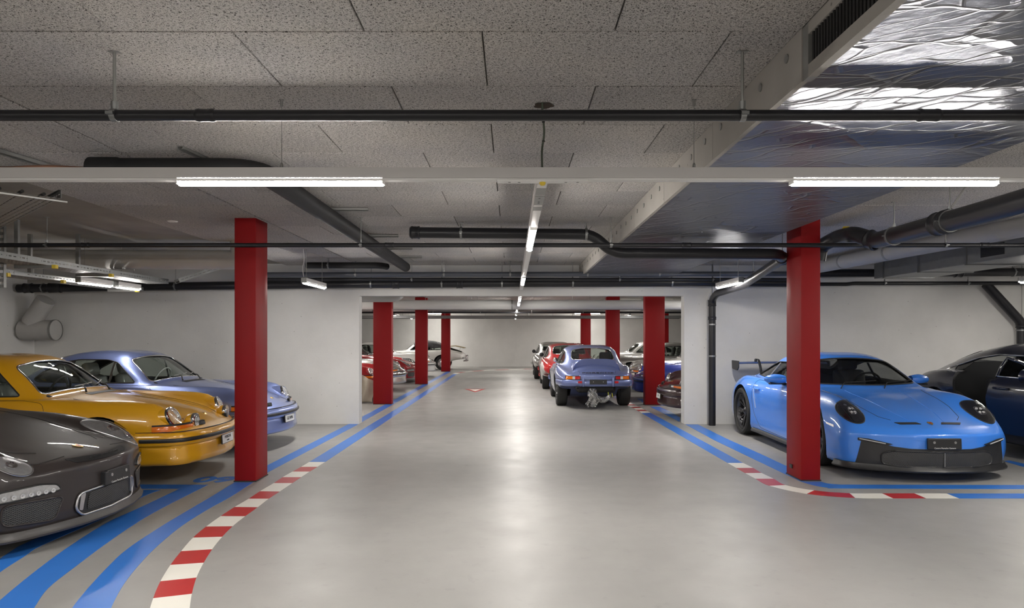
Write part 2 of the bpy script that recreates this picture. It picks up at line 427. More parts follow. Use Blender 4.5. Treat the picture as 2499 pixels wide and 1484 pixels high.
# wood-wool boards: each one an object
def panel(x0, x1, y0, y1, cache={}):
    w, d = round(x1 - x0, 3), round(y1 - y0, 3)
    if w < 0.06: return
    if (w, d) not in cache:
        me = MB().bbox((0.003, 0.003, 0), (w - 0.003, d - 0.003, 0.028), 0.004).mesh('ceiling_panel', M_WOOL); cache[(w, d)] = me
    o = link('ceiling_panel', cache[(w, d)], ceiling); o.location = (x0, y0, ZC + random.uniform(-0.0015, 0.0015))
def field(xa, xb, offs, y0, y1, pitch=1.0):
    k = 0; y = y0
    while y < y1 - 0.05:
        ye = min(y + 0.6, y1); off = offs[k % len(offs)] if isinstance(offs, list) else offs
        x = off - math.ceil((off - xa) / pitch) * pitch
        while x < xb:
            panel(max(x, xa), min(x + pitch, xb), y, ye); x += pitch
        y = ye; k += 1
Y0P = 2.728 - 1.8
field(-2.592, 1.15, [0.41, -0.12], Y0P, YW0)
field(-3.85, -2.606, [-3.2, -2.9], Y0P, YW0, 1.3)
field(2.66, XR, [3.2, 3.7], Y0P, YW0)
struct(MB().box((-2.7, YW1, ZC), (2.9, YB, ZC + 0.03)).build('ceiling_far_lining', M_WOOL))
# foil-wrapped dropped beam
ZB = 2.505
beam = struct(empty('ceiling_beam', (1.15, 0, ZB)))
def bl(p): return (p[0] - 1.15, p[1], p[2] - ZB)
nx, ny = 30, 160; rings = []
g = MB(); vs = []; fs = []
for i in range(ny + 1):
    for j in range(nx + 1):
        x = 1.165 + (2.66 - 1.165) * j / nx; y = -2.0 + (YW0 + 2.0) * i / ny
        e = min(j, nx - j) / 4.0; e = min(1, e)
        z = ZB + e * (0.004 * noise.noise((x * 1.7, y * 1.2, 0)) + 0.003 * noise.noise((x * 5, y * 2.2, 4)))
        vs.append(bl((x, y, z)))
for i in range(ny):
    for j in range(nx):
        a = i * (nx + 1) + j; fs.append((a, a + 1, a + nx + 2, a + nx + 1))
g.add(vs, fs); o = g.build('foil_underside', M_FOIL, beam, 60)
if o.data.polygons[0].normal.z > 0: o.data.flip_normals()
MB().box(bl((1.17, -2, ZB + 0.03)), bl((2.65, YW0, ZC + 0.02))).build('beam_core', M_BEAMC, beam)
MB().box(bl((2.648, -2, ZB + 0.012)), bl((2.66, YW0, ZC + 0.02))).build('foil_side', M_FOIL, beam)
YG = 2.70
ypan = [YG, 3.9, 5.15, 6.4, 7.65, 8.9, 10.15, YW0]
for a, b in zip(ypan[:-1], ypan[1:]):
    MB().box(bl((1.146, a + 0.003, ZB - 0.004)), bl((1.172, b - 0.003, ZC + 0.012))).build('side_board', M_BEAMC, beam)
    for t in (0.12, 0.37, 0.62, 0.87):
        y = a + (b - a) * t
        MB().lathe([(0.0001, -0.004), (0.017, -0.004), (0.019, 0.0), (0.019, 0.004)], bl((1.145, y, ZB + 0.135 + random.uniform(-.01, .01))), (-1, 0, 0), 14, True).build('board_anchor', M_ZINC, beam, 40)
# air grille in the near part of the beam face
MB().box(bl((1.150, YG - 0.05, ZB - 0.006)), bl((1.185, YG, ZC + 0.01))).build('grille_end_frame', M_ZINC, beam)
MB().box(bl((1.150, -2, ZB - 0.006)), bl((1.185, YG - 0.05, ZB + 0.042))).build('grille_lower_frame', M_BEAMC, beam)
MB().box(bl((1.150, -2, ZC - 0.045)), bl((1.185, YG - 0.05, ZC + 0.01))).build('grille_upper_frame', M_BEAMC, beam)
y = YG - 0.075
lv = MB().box((-0.004, -0.004, 0), (0.018, 0.004, ZC - 0.045 - ZB - 0.042)).mesh('grille_louvre', M_TRIM)
while y > 0.9:
    o = link('grille_louvre', lv, beam); o.location = bl((1.16, y, ZB + 0.042)); o.rotation_euler = (0, 0, R(25)); y -= 0.024
# red columns
def column(x0, x1, y0, y1, label):
    c = empty('column', ((x0 + x1) / 2, (y0 + y1) / 2, 0)); tag(c, label, 'column', 'red garage columns')
    w, d = (x1 - x0) / 2, (y1 - y0) / 2
    MB().bbox((-w, -d, 0.0), (w, d, ZC + 0.02), 0.012).build('shaft', M_RED, c, 40)
    MB().box((-w - 0.004, -d - 0.004, 0), (w + 0.004, d + 0.004, 0.012)).build('base_joint', M_TRIM, c)
    return c
column(-2.853, -2.63, 7.01, 7.35, 'red rectangular column beside the front bumper of the yellow car')
cr_ = column(2.985, 3.188, 7.05, 7.43, 'red rectangular column in front of the bright blue sports car')
MB().box((-0.112, 0.02, 0.09), (-0.1005, 0.08, 0.13)).build('wall_socket', M_TRIM, cr_)
column(-3.06, -2.655, 15.04, 15.26, 'red column just past the left white wall, largest of the far left row')
column(-3.04, -2.66, 21.4, 21.62, 'red column between the red coupe and the white coupe noses')
column(-3.03, -2.65, 29.2, 29.42, 'red column in front of the white car with its engine lid raised')
column(2.90, 3.33, 14.87, 15.09, 'red column just past the right white wall in front of the blue nose')
column(2.90, 3.32, 21.0, 21.22, 'red column rising behind the blue car with the ducktail spoiler')
column(2.90, 3.32, 28.75, 28.97, 'red column farthest back, above the roofs of the queued cars')
column(6.18, 6.60, 28.75, 28.97, 'narrow strip of a far red column beside the right white wall edge')

# ------------------------------------------------------------------ floor paint (children of the floor)
def patch_floor(name, pts, mat, z=0.0016):
    n = len(pts); vs = [(p[0], p[1], 0.0) for p in pts] + [(p[0], p[1], z) for p in pts]
    fs = [tuple(range(n, 2 * n))] + [(i, (i + 1) % n, (i + 1) % n + n, i + n) for i in range(n)]
    return MB().add(vs, fs).build(name, mat, floor)
def strip_floor(name, A, B, mat, z=0.0016):
    """strip between two edge polylines of equal length"""
    m = MB(); n = len(A)
    vs = [(p[0], p[1], z) for p in A] + [(p[0], p[1], z) for p in B] + [(p[0], p[1], 0) for p in A] + [(p[0], p[1], 0) for p in B]
    fs = [(i, i + 1, n + i + 1, n + i) for i in range(n - 1)] + [(i, i + 1, 2 * n + i + 1, 2 * n + i) for i in range(n - 1)] + [(n + i, n + i + 1, 3 * n + i + 1, 3 * n + i) for i in range(n - 1)]
    return m.add(vs, fs).build(name, mat, floor)
def z1(p): return (p[0] / 2.7767, 1080 + p[1] / 2.7767)
def z2(p): return (1640 + p[0] / 2.909, 980 + p[1] / 2.909)
def resample(pts, n):
    """smooth curve through floor points"""
    P = [Vector((p[0], p[1])) for p in pts]; out = []
    m = len(P)
    for i in range(m - 1):
        p0 = P[max(i - 1, 0)]; p1 = P[i]; p2 = P[i + 1]; p3 = P[min(i + 2, m - 1)]
        for k in range(n):
            t = k / n
            out.append(0.5 * ((2 * p1) + (p2 - p0) * t + (2 * p0 - 5 * p1 + 4 * p2 - p3) * t * t + (3 * p1 - p0 - 3 * p2 + p3) * t ** 3))
    out.append(P[-1]); return out
KL = [((2095, 133), (2203, 133)), ((2040, 166), (2150, 166)), ((1982, 198), (2098, 198)), ((1915, 236), (2040, 236)), ((1855, 276), (1980, 276)),
      ((1762, 331), (1895, 333)), ((1685, 382), (1820, 382)), ((1590, 438), (1745, 440)), ((1495, 500), (1660, 501)), ((1397, 571), (1575, 569)),
      ((1308, 646), (1505, 640)), ((1227, 738), (1437, 725)), ((1155, 831), (1380, 816)), ((1087, 942), (1331, 917)), ((1038, 1057), (1300, 1027)), ((1000, 1195), (1284, 1150)), ((990, 1350), (1290, 1290))]
A = [fp(*z1(a)) for a, b in KL]; B = [fp(*z1(b)) for a, b in KL]
As, Bs = resample(A, 4), resample(B, 4)
for i in range(len(KL) - 1):
    strip_floor('kerb_block', As[4 * i:4 * i + 5], Bs[4 * i:4 * i + 5], M_KWHITE if i % 2 == 0 else M_KRED)
strip_floor('painted_stripe', [A[0], fp(1106.4, 912.8)], [B[0], fp(1115.8, 912.8)], M_BLUE)
# right kerb
KR = [((395, 437), (505, 437)), ((457, 473), (575, 472)), ((520, 509), (636, 508)), ((593, 549), (722, 549)), ((693, 599), (806, 594)),
      ((958, 656), (1008, 632)), ((1300, 685), (1260, 652)), ((1568, 688), (1492, 653)), ((1803, 688), (1720, 653)), ((2037, 689), (1950, 654))]
A = [fp(*z2(a)) for a, b in KR]; B = [fp(*z2(b)) for a, b in KR]
As, Bs = resample(A, 6), resample(B, 6)
for i in range(len(KR) - 1):
    strip_floor('kerb_block', As[6 * i:6 * i + 7], Bs[6 * i:6 * i + 7], M_KWHITE if i % 2 == 0 else M_KRED)
strip_floor('painted_stripe', [A[0], fp(1565.7, 1008.4)], [B[0], fp(1587.6, 1007.5)], M_BLUE)
strip_floor('painted_stripe', [A[-1], (XR, A[-1].y)], [B[-1], (XR, B[-1].y)], M_BLUE)
# outer right stripe: along the lane, behind the column, then along the cross lane
Lc = [(95, 163), (300, 275), (560, 400), (805, 517)]; Rc = [(183, 163), (400, 270), (640, 378), (805, 455)]
strip_floor('painted_stripe', [fp(*z2(p)) for p in Lc] + [fp(1955, 1176)], [fp(*z2(p)) for p in Rc] + [fp(2003, 1170)], M_BLUE)
Lc = [(920, 570), (1010, 597), (1110, 612), (1235, 618), (2499, 622)]; Rc = [(1060, 570), (1100, 582), (1180, 589), (1300, 591), (2499, 594)]
Ls = resample([fp(*z2(p)) for p in Lc], 5); Rs = resample([fp(*z2(p)) for p in Rc], 5)
Ls.append(Vector((XR, Ls[-1].y))); Rs.append(Vector((XR, Rs[-1].y)))
strip_floor('painted_stripe', Ls, Rs, M_BLUE)
# bay divider right of the blue car
strip_floor('painted_stripe', [fp(2450, 1126), fp(2499, 1140)], [fp(2462, 1124), fp(2499, 1132)], M_BLUE)
# far right: kerb beside the queued cars and bay lines
def z7(p): return (1500 + p[0] / 5.71, 800 + p[1] / 5.71)
KF = [((375, 1190), (500, 1185)), ((340, 1163), (460, 1163)), ((298, 1143), (420, 1143)), ((262, 1120), (380, 1120)), ((222, 1102), (340, 1102)), ((185, 1085), (300, 1085)), ((150, 1068), (258, 1066)), ((120, 1050), (228, 1048)), ((92, 1030), (200, 1030))]
A = [fp(*z7(a)) for a, b in KF]; B = [fp(*z7(b)) for a, b in KF]
for i in range(len(KF) - 1): strip_floor('kerb_block', A[i:i + 2], B[i:i + 2], M_KWHITE if i % 2 == 0 else M_KRED)
strip_floor('painted_stripe', [A[-1], (A[-1].x, 24)], [B[-1], (B[-1].x, 24)], M_BLUE)
Lc = [(490, 1100), (700, 1205), (905, 1312)]; Rc = [(620, 1100), (800, 1180), (910, 1250)]
strip_floor('painted_stripe', [fp(*z7(p)) for p in Lc], [fp(*z7(p)) for p in Rc], M_BLUE)
patch_floor('painted_stripe', [fp(*z7(p)) for p in ((310, 985), (420, 1062), (900, 1108), (700, 1020), (430, 990))], M_BLUE, 0.0012)
# outer left lane stripe beyond the first column
xo0, xo1 = fp(652, 1155).x, fp(660, 1138).x
strip_floor('painted_stripe', [fp(652, 1154), (fp(700, 1000).x * 0 - 2.62, 11.4), (-2.62, 29.3)], [fp(652, 1136) + Vector((0, 0.0, 0)), (-2.79, 11.4), (-2.79, 29.3)], M_BLUE, 0.0012)
# left stripes that curve round the grey car's bay
Lc = [(0, 1071), (180, 920), (370, 775), (560, 645), (745, 533), (930, 450), (1217, 314)]
Rc = [(232, 1121), (330, 985), (520, 835), (700, 700), (880, 575), (1080, 455), (1410, 287)]
Ls = [fp(*z1((-170, 1230)))] + [fp(*z1(p)) for p in Lc]; Rs = [fp(*z1((120, 1290)))] + [fp(*z1(p)) for p in Rc]
strip_floor('painted_stripe', resample(Ls, 5), resample(Rs, 5), M_BLUE)
patch_floor('painted_stripe', [fp(*z1(p)) for p in ((1410, 287), (1217, 314), (700, 314), (700, 284))], M_BLUE, 0.0012)
Lc = [(490, 1121), (600, 985), (730, 845), (860, 725), (1060, 590), (1240, 480), (1420, 375), (1590, 270)]
Rc = [(753, 1121), (840, 960), (960, 810), (1080, 690), (1240, 560), (1420, 447), (1560, 370), (1715, 270)]
Ls = [fp(*z1((430, 1230)))] + [fp(*z1(p)) for p in Lc]; Rs = [fp(*z1((715, 1230)))] + [fp(*z1(p)) for p in Rc]
strip_floor('painted_stripe', resample(Ls, 5), resample(Rs, 5), M_BLUE)
Lc = [(-300, 1010), (-60, 830), (80, 735), (190, 675)]; Rc = [(-210, 1040), (0, 880), (170, 770), (300, 690)]
strip_floor('painted_stripe', resample([fp(*z1(p)) for p in Lc] + [fp(230, 1255), fp(330, 1206), fp(352, 1196)], 4), resample([fp(*z1(p)) for p in Rc] + [fp(275, 1255), fp(350, 1212), fp(392, 1196)], 4), M_BLUE)
# bay number painted on the floor
num = text_mesh('bay_number', '09', 0.30, M_BLUE, floor, 0.0008, bold=0.012)
c = fp(523, 1171); num.location = (c.x, c.y, 0.001); num.scale = (1.35, 1.25, 1)
# give-way triangle
tri = [fp(1134, 949.5), fp(1185, 949.5), fp(1159.5, 957.5)]
t0 = [Vector((p.x, p.y)) for p in tri]; cc = sum(t0, Vector((0, 0))) / 3
patch_floor('floor_triangle_border', t0, M_KRED, 0.0012)
patch_floor('floor_triangle', [cc + (p - cc) * 0.55 for p in t0], M_KWHITE, 0.002)
# far kerb that sweeps round in front of the far wall
A = []; B = []
for k in range(25):
    a = R(90 * k / 9) if k <= 9 else R(90)
    ctr = Vector((fp(1115.8, 912.8).x + 4.2, fp(1115.8, 912.8).y))
    for rad, lst in ((4.4, A), (4.2, B)):
        p = ctr + Vector((-math.cos(a) * rad, math.sin(a) * rad))
        if k > 9: p.x += (k - 9) * 0.42
        lst.append(p)
for i in range(24): strip_floor('kerb_block', A[i:i + 2], B[i:i + 2], M_KWHITE if i % 2 == 0 else M_KRED)
# ------------------------------------------------------------------ lights
def led_mesh(length, cache={}):
    """LED batten: diffuser (emitting) built along +x, hanging below z=0"""
    k = round(length, 2)
    if k not in cache:
        prof = [(0.024, 0.0), (0.024, -0.014), (0.019, -0.027), (0.009, -0.034), (-0.009, -0.034), (-0.019, -0.027), (-0.024, -0.014), (-0.024, 0.0)]
        m = MB(); m.ring([[(x, p[0], p[1]) for p in prof] for x in (0.0, length)])
        m.m = [1 if set(f) in ({0, 1, 8, 9}, {6, 7, 14, 15}) else 2 if set(f) in ({1, 2, 9, 10}, {5, 6, 13, 14}) else 0 for f in m.f]
        cache[k] = m.mesh('led_tube', [M_LED, M_WHITE, M_LED_SIDE])
    return cache[k]
LAMPS = {}
def led(parent, x, y, z, length, along_y=False):
    o = link('led_tube', led_mesh(length), parent); o.location = (x, y, z)
    if along_y: o.rotation_euler = (0, 0, R(90))
    k = round(length, 2)
    if k not in LAMPS:
        la = bpy.data.lights.new('led_beam', 'AREA'); la.shape = 'RECTANGLE'; la.size = length - 0.02; la.size_y = 0.03
        la.energy = LED_WATT * length; la.color = (1.0, 0.955, 0.89); la.spread = R(125); LAMPS[k] = la
    b = link('led_beam', LAMPS[k], o); b.location = (length / 2, 0, -0.036)
    return o
def trunk(label, o0, length, along_y, leds, wires, covers=True, zt=2.354, zb=2.302, wire_h=None):
    """suspended light trunking with LED battens; leds = (start, length) along the run"""
    t = empty('light_trunking', o0, R(90) if along_y else 0.0); tag(t, label, 'ceiling light', 'suspended LED light tracks')
    h = zt - zb
    MB().box((0, -0.03, 0), (length, 0.03, h)).build('track_body', M_TRUNK, t)
    cur = 0.0
    for a, l in sorted(leds):
        if covers and a > cur: MB().bbox((cur, -0.026, -0.012), (a - 0.004, 0.026, 0.0), 0.003).build('track_cover', M_WHITE, t)
        led(t, a, 0, -0.002, l); cur = a + l + 0.004
        for e in (a - 0.006, a + l): MB().box((e, -0.026, -0.03), (e + 0.006, 0.026, 0)).build('led_end_cap', M_WHITE, t)
    if covers and cur < length: MB().bbox((cur, -0.026, -0.012), (length, 0.026, 0.0), 0.003).build('track_cover', M_WHITE, t)
    for w in wires:
        MB().tube([(w, 0, h), (w, 0, ZC - zb - 0.03)], 0.0018, 6).build('suspension_wire', M_ZINC, t)
        MB().lathe([(0.004, h + 0.03), (0.008, h + 0.02), (0.008, h), ], (w, 0, 0), (0, 0, 1), 10, True).build('wire_grip', M_ZINC, t)
        MB().lathe([(0.012, ZC - zb), (0.012, ZC - zb - 0.006), (0.007, ZC - zb - 0.008), (0.007, ZC - zb - 0.035)], (w, 0, 0), (0, 0, 1), 12, True).build('ceiling_anchor', M_ZINC, t)
    return t
YT = 3.51
ct = trunk('long white light track running across the ceiling with two lit tubes', (-5.6, YT, 2.302), 11.6, False,
      [(-4.86 + 5.6, 1.047), (-1.71 + 5.6, 1.047), (1.439 + 5.6, 1.047), (4.59 + 5.6, 1.047)], [-1.184 + 5.6, 0.9355 + 5.6, -4.4 + 5.6, 5.0 + 5.6])
cx = 5.6 + (1324 - CU) / 474.6
MB().bbox((cx - 0.235, -0.03, -0.018), (cx + 0.235, 0.03, -0.004), 0.004).build('sensor_plate', M_WHITE, ct)
MB().lathe([(0.016, -0.018), (0.016, -0.026), (0.010, -0.034), (0.0005, -0.035)], (cx, 0, 0), (0, 0, 1), 16, True).build('motion_sensor', M_YELLOWTAG, ct, 40)
for dx in (-0.17, -0.12, 0.12, 0.18):
    MB().lathe([(0.007, -0.0175), (0.007, -0.0195), (0.0005, -0.0195)], (cx + dx, 0, 0), (0, 0, 1), 10, True).build('plate_screw', M_ZINC, ct)
MB().tube(round_path([(cx, 0.03, 0.05), (cx - 0.003, 0.035, 0.16), (cx + 0.012, 0.03, 0.24), (cx + 0.002, 0.05, 0.36), (cx, 0.05, ZC - 2.302 + 0.02)], 0.05), 0.0055, 8).build('power_cable', M_CABLE, ct, 60)
for zz in (0.2, 0.3): MB().lathe([(0.008, zz), (0.008, zz + 0.006)], (cx + 0.006, 0.033, 0), (0, 0, 1), 10, True).build('cable_tie', M_BLACK, ct)
hole = MB(); rim = []
for k in range(20):
    a = 2 * math.pi * k / 20; rr = 0.052 * (1 + 0.12 * math.sin(5 * a + 1) + 0.06 * math.sin(9 * a)); rim.append((rr * math.cos(a), rr * 0.9 * math.sin(a), 0))
hole.ring([rim, [(p[0] * 0.7, p[1] * 0.7, 0.001) for p in rim]], True, True)
ho = hole.build('cable_hole', simple('torn_board_hole', (0.035, 0.022, 0.012), 0.95), ceiling); c = fp(1327, 257, ZC); ho.location = (c.x, c.y, ZC - 0.0025)
mt = trunk('light track running away down the middle of the driving lane', (0.157, YT + 0.034, 2.295), 8.05, True,
      [(1.43, 1.18), (5.5, 1.2)], [1.9, 4.6, 7.4], zt=2.345, zb=2.295)
for dy, l in ((0.10, 0.18), (0.30, 0.26), (0.62, 0.12)):
    MB().box((dy, -0.027, -0.014), (dy + l, 0.027, -0.0125)).build('cover_joint', M_ZINC, mt)
for dy in (0.36, 0.46, 0.5): MB().lathe([(0.006, -0.0125), (0.006, -0.015), (0.0005, -0.015)], (dy, 0, 0), (0, 0, 1), 8, True).build('cover_screw', M_BLACK, mt)
trunk('light track in the far lane beyond the white lintel beam', (0.157, 12.3, 2.26), 4.2, True,
      [(0.9, 1.2), (2.9, 1.2)], [0.6, 3.5], zt=2.31, zb=2.26)
trunk('light track at the far end of the lane past the pale duct', (0.157, 17.4, 2.33), 15.2, True,
      [(0.5, 1.2), (3.9, 1.2), (8.2, 1.2), (12.6, 1.2)], [3, 7, 11, 14], zt=2.38, zb=2.33)
def batten(label, x, y, z, length, along_y=True, dim=False, wire_top=None):
    t = empty('light_batten', (x, y, z), R(90) if along_y else 0.0); tag(t, label, 'ceiling light', 'short hanging LED battens')
    MB().bbox((0, -0.035, 0), (length, 0.035, 0.055), 0.006).build('housing', M_TRUNK, t, 40)
    lo = led(t, 0.01, 0, 0, length - 0.02)
    if dim:
        lo.data = lo.data.copy(); lo.data.materials[0] = M_LED_DIM
        for ch in list(lo.children): bpy.data.objects.remove(ch)
    for e in (-0.012, length): MB().bbox((e, -0.036, -0.02), (e + 0.012, 0.036, 0.056), 0.004).build('end_cap', M_GALV, t)
    for w in (0.12, length - 0.12): MB().tube([(w, 0, 0.055), (w, 0.0, (wire_top or ZC) - z)], 0.003, 6).build('suspension_wire', M_ZINC, t)
    return t
bt = batten('short lit batten hanging near the left white wall corner', -2.86, 9.38, 2.25, 1.02)
MB().tube(round_path([(0.1, 0.03, 0.05), (0.08, 0.045, 0.2), (0.12, 0.03, 0.3), (0.10, 0.04, ZC - 2.25)], 0.08), 0.004, 8).build('power_cable', M_WHITE, bt, 60)
batten('short lit batten hanging beside the right red column above the wall pipe', 3.12, 9.3, 2.25, 1.05)
batten('lit batten under the left cable trays, nearer one', -5.27, 8.30, 2.17, 0.66, dim=True)
batten('lit batten under the left cable trays, farther one', -5.25, 9.06, 2.17, 0.54, dim=True)
for word, yy in (('first', 12.6), ('second', 15.4), ('third', 18.4), ('fourth', 22.6), ('fifth', 26.6), ('sixth', 30.2)):  # invented battens, added to brighten the dim far lane and bays
    for side_, xx in (('right', 4.6), ('left', -4.6)):
        batten('added fill batten over the far %s bays, %s beyond the cross wall' % (side_, word), xx, yy, 2.34, 1.2)
batten('added fill batten over the right parking bay in front of the blue car', 5.6, 5.2, 2.32, 1.2)  # added out of view to light the blue car's front and hood
batten('added fill batten over the right parking bay by the cross wall', 7.6, 9.0, 2.32, 1.2)  # added out of view as fill for the cross wall and navy car
for side_, xx in (('left', -4.2), ('right', 3.0)):  # pair of made-up battens that lift the brightness of the far wall
    batten('added fill batten high by the far wall, %s one' % side_, xx, 32.6, 2.62, 1.2, along_y=False)
trunk('light track across the lane behind the photographer', (-5.6, -1.6, 2.302), 11.6, False, [(0.74, 1.05), (3.89, 1.05), (7.04, 1.05), (10.0, 1.05)], [2, 8])
trunk('light track at the near end of the garage behind the photographer', (-5.6, -5.0, 2.302), 11.6, False, [(0.74, 1.05), (3.89, 1.05), (7.04, 1.05), (10.0, 1.05)], [2, 8])

# ------------------------------------------------------------------ pipes
def pipe(name, label, path, r, mat=None, cat='pipe', rad=0.12, collars=(), clamps=(), group=None, rod_r=0.0055, n=16, wide_rod=False):
    """path: world points; collars: (point index a, t, length); clamps: (segment, t) with a rod to the ceiling"""
    P = [Vector(p) for p in path]; o0 = P[0].copy()
    root = empty(name, o0); tag(root, label, cat, group)
    L = [p - o0 for p in P]
    MB().tube(round_path(L, rad), r, n).build('pipe_run', mat or M_PIPE, root, 60)
    def pos(seg, t): return L[seg].lerp(L[seg + 1], t), (L[seg + 1] - L[seg]).normalized()
    for seg, t, ln in collars:
        p, d = pos(seg, t)
        m = MB(); m.lathe([(r * 1.02, -ln / 2 - 0.004), (r * 1.16, -ln / 2), (r * 1.22, -ln / 2 + 0.012), (r * 1.14, -ln / 2 + 0.02), (r * 1.13, ln / 2 - 0.02), (r * 1.22, ln / 2 - 0.012), (r * 1.16, ln / 2), (r * 1.02, ln / 2 + 0.004)], p, d, 18)
        m.build('pipe_collar', mat or M_PIPE, root, 50)
    for seg, t in clamps:
        p, d = pos(seg, t)
        MB().lathe([(r * 1.01, -0.012), (r * 1.10 + 0.002, -0.012), (r * 1.10 + 0.002, 0.012), (r * 1.01, 0.012)], p, d, 18).build('pipe_clamp', M_GALV, root, 40)
        side = d.cross(Vector((0, 0, 1))).normalized()
        for sg in (-1, 1): MB().box((-0.016, -0.008, -0.006), (0.016, 0.008, 0.006), Matrix.Translation(p + side * sg * (r + 0.012))).build('clamp_bolt', M_GALV, root)
        top = ZC - o0.z
        if top - p.z > r + 0.02:
            MB().tube([p + Vector((0, 0, r)), Vector((p.x, p.y, top + 0.005))], rod_r, 8).build('hanger_rod', M_ZINC, root)
            MB().lathe([(rod_r * 2.0, 0), (rod_r * 2.2, 0.035)], p + Vector((0, 0, r)), (0, 0, 1), 8, True).build('rod_nut', M_GALV, root)
            MB().box((p.x - 0.022, p.y - 0.012, top - 0.004), (p.x + 0.022, p.y + 0.012, top)).build('rod_plate', M_ZINC, root)
    return root
def seg_t(x0, x1, x): return (x - x0) / (x1 - x0)
pipe('water_pipe', 'thin black pipe spanning the top of the view nearest the camera', [(-6.5, 2.92, 2.437), (7.5, 2.92, 2.437)], 0.0235,
     collars=[(0, seg_t(-6.5, 7.5, -1.31), 0.075), (0, seg_t(-6.5, 7.5, 1.78), 0.09)], clamps=[(0, seg_t(-6.5, 7.5, x)) for x in (-1.70, 0.985, -4.3, 3.6)], rod_r=0.007)
pipe('water_pipe', 'thin black pipe crossing in front of both near red columns', [(-7.5, 6.96, 2.424), (8.5, 6.96, 2.424)], 0.0225,
     collars=[(0, seg_t(-7.5, 8.5, -4.35), 0.08), (0, seg_t(-7.5, 8.5, -1.25), 0.09), (0, seg_t(-7.5, 8.5, 1.78), 0.09), (0, seg_t(-7.5, 8.5, 4.82), 0.09)],
     clamps=[(0, seg_t(-7.5, 8.5, x)) for x in (-4.74, -1.54, 1.01, 4.42, -6.5)], rod_r=0.004)
# insulated pipe along the lane
ip = pipe('insulated_pipe', 'thick black insulated pipe running away along the ceiling left of the lane', [(-2.80, 4.54, ZC - 0.106), (-1.69, 4.54, ZC - 0.106), (-1.69, 10.85, ZC - 0.112)], 0.074, M_INSUL, rad=0.26, n=20)
MB().lathe([(0.074, -0.002), (0.080, 0.0), (0.080, 0.18), (0.074, 0.20)], (0.0, 0, 0), (1, 0, 0), 20, True).build('insulation_sleeve', M_INSUL, ip, 50)
o0 = ip.location
MB().tube(round_path([Vector((-2.80, 4.54, 2.60)) - o0, Vector((-3.1, 4.5, 2.61)) - o0, Vector((-3.35, 4.45, 2.575)) - o0, Vector((-3.6, 4.2, 2.57)) - o0], 0.2), 0.018, 10).build('copper_tube', M_COPPER, ip, 60)
MB().lathe([(0.03, 0), (0.03, 0.03)], Vector((-2.83, 4.54, 2.60)) - o0, (1, 0, 0), 12, True).build('copper_joint', simple('pink_joint', (0.45, 0.25, 0.22), 0.5), ip)
def strut(label, a, b, z=ZC, w=0.041, h=0.03):
    """slotted channel fixed under the ceiling"""
    a, b = Vector((*a, z)), Vector((*b, z)); d = b - a; L = d.length
    r = empty('mounting_rail', a, math.atan2(d.y, d.x)); tag(r, label, 'rail', 'ceiling mounting rails')
    m = MB(); t = 0.004
    m.box((0, -w / 2, -h), (L, -w / 2 + t, 0)); m.box((0, w / 2 - t, -h), (L, w / 2, 0)); m.box((0, -w / 2, -t), (L, w / 2, 0))
    m.box((0, -w / 2, -h), (L, -w / 2 + 0.012, -h + t)); m.box((0, w / 2 - 0.012, -h), (L, w / 2, -h + t))
    m.build('channel', M_ZINC, r)
    MB().tube([(L * 0.42, 0, -h), (L * 0.42, 0, -h - 0.008)], 0.006, 8).build('threaded_stud', M_GALV, r)
    MB().box((L * 0.42 - 0.015, -0.015, -h - 0.006), (L * 0.42 + 0.015, 0.015, -h - 0.001)).build('stud_nut', M_GALV, r)
    return r
strut('slotted rail on the ceiling above the near bend of the insulated pipe', (-2.12, 4.36), (-2.06, 4.85), h=0.022)
strut('slotted rail on the ceiling above the copper tube end', (-3.34, 4.36), (-3.25, 4.95))
for i, (y, w) in enumerate(((6.45, 'first'), (8.15, 'second'), (9.3, 'third'), (10.3, 'fourth'))):
    strut('slotted rail across the insulated pipe along the lane, %s from the camera' % w, (-1.86, y), (-1.36, y))
pipe('drain_pipe', 'black drain pipe that steps down under the foil beam', [(-1.09, 7.30, ZC - 0.105), (0.86, 7.30, ZC - 0.125), (1.08, 7.30, 2.385), (2.86, 7.30, 2.375), (3.02, 7.62, 2.36), (3.35, 9.9, 2.24), (3.36, 11.2, 2.2), (3.365, 11.48, 2.12), (3.365, 11.48, 0.0)], 0.058, rad=0.12,
     collars=[(0, 0.03, 0.09), (3, 0.86, 0.11), (7, 0.03, 0.10), (7, 0.15, 0.05)], clamps=[(0, 0.28), (0, 0.965), (3, 0.93), (7, 0.45), (7, 0.2)])
dp = pipe('drain_pipe', 'thick black drain pipe descending from the upper right beside the red column', [(3.14, 3.78, ZC), (3.14, 3.78, 2.33), (3.23, 4.44, 2.345), (3.52, 6.62, 2.42), (3.42, 6.82, 2.52), (3.50, 7.35, 2.56), (3.44, 7.6, 2.50), (3.42, 7.62, 2.34)], 0.078, rad=0.11, n=20,
     collars=[(2, 0.40, 0.15), (2, 0.36, 0.08), (3, 0.1, 0.10)], clamps=[(2, 0.345), (2, 0.80)])
c = Vector((3.23, 4.44, 2.345)).lerp(Vector((3.52, 6.62, 2.42)), 0.345) - dp.location
MB().tube([c + Vector((0, 0.02, 0.07)), c + Vector((0.08, -0.18, ZC - 2.38))], 0.008, 8).build('diagonal_brace', M_ZINC, dp)
MB().box((-0.03, -0.02, 0), (0.03, 0.02, 0.003), Matrix.Translation(Vector((3.47, 7.1, 2.625)) - dp.location) @ Matrix.Rotation(R(-25), 4, 'X')).build('yellow_label', M_YELLOWTAG, dp)
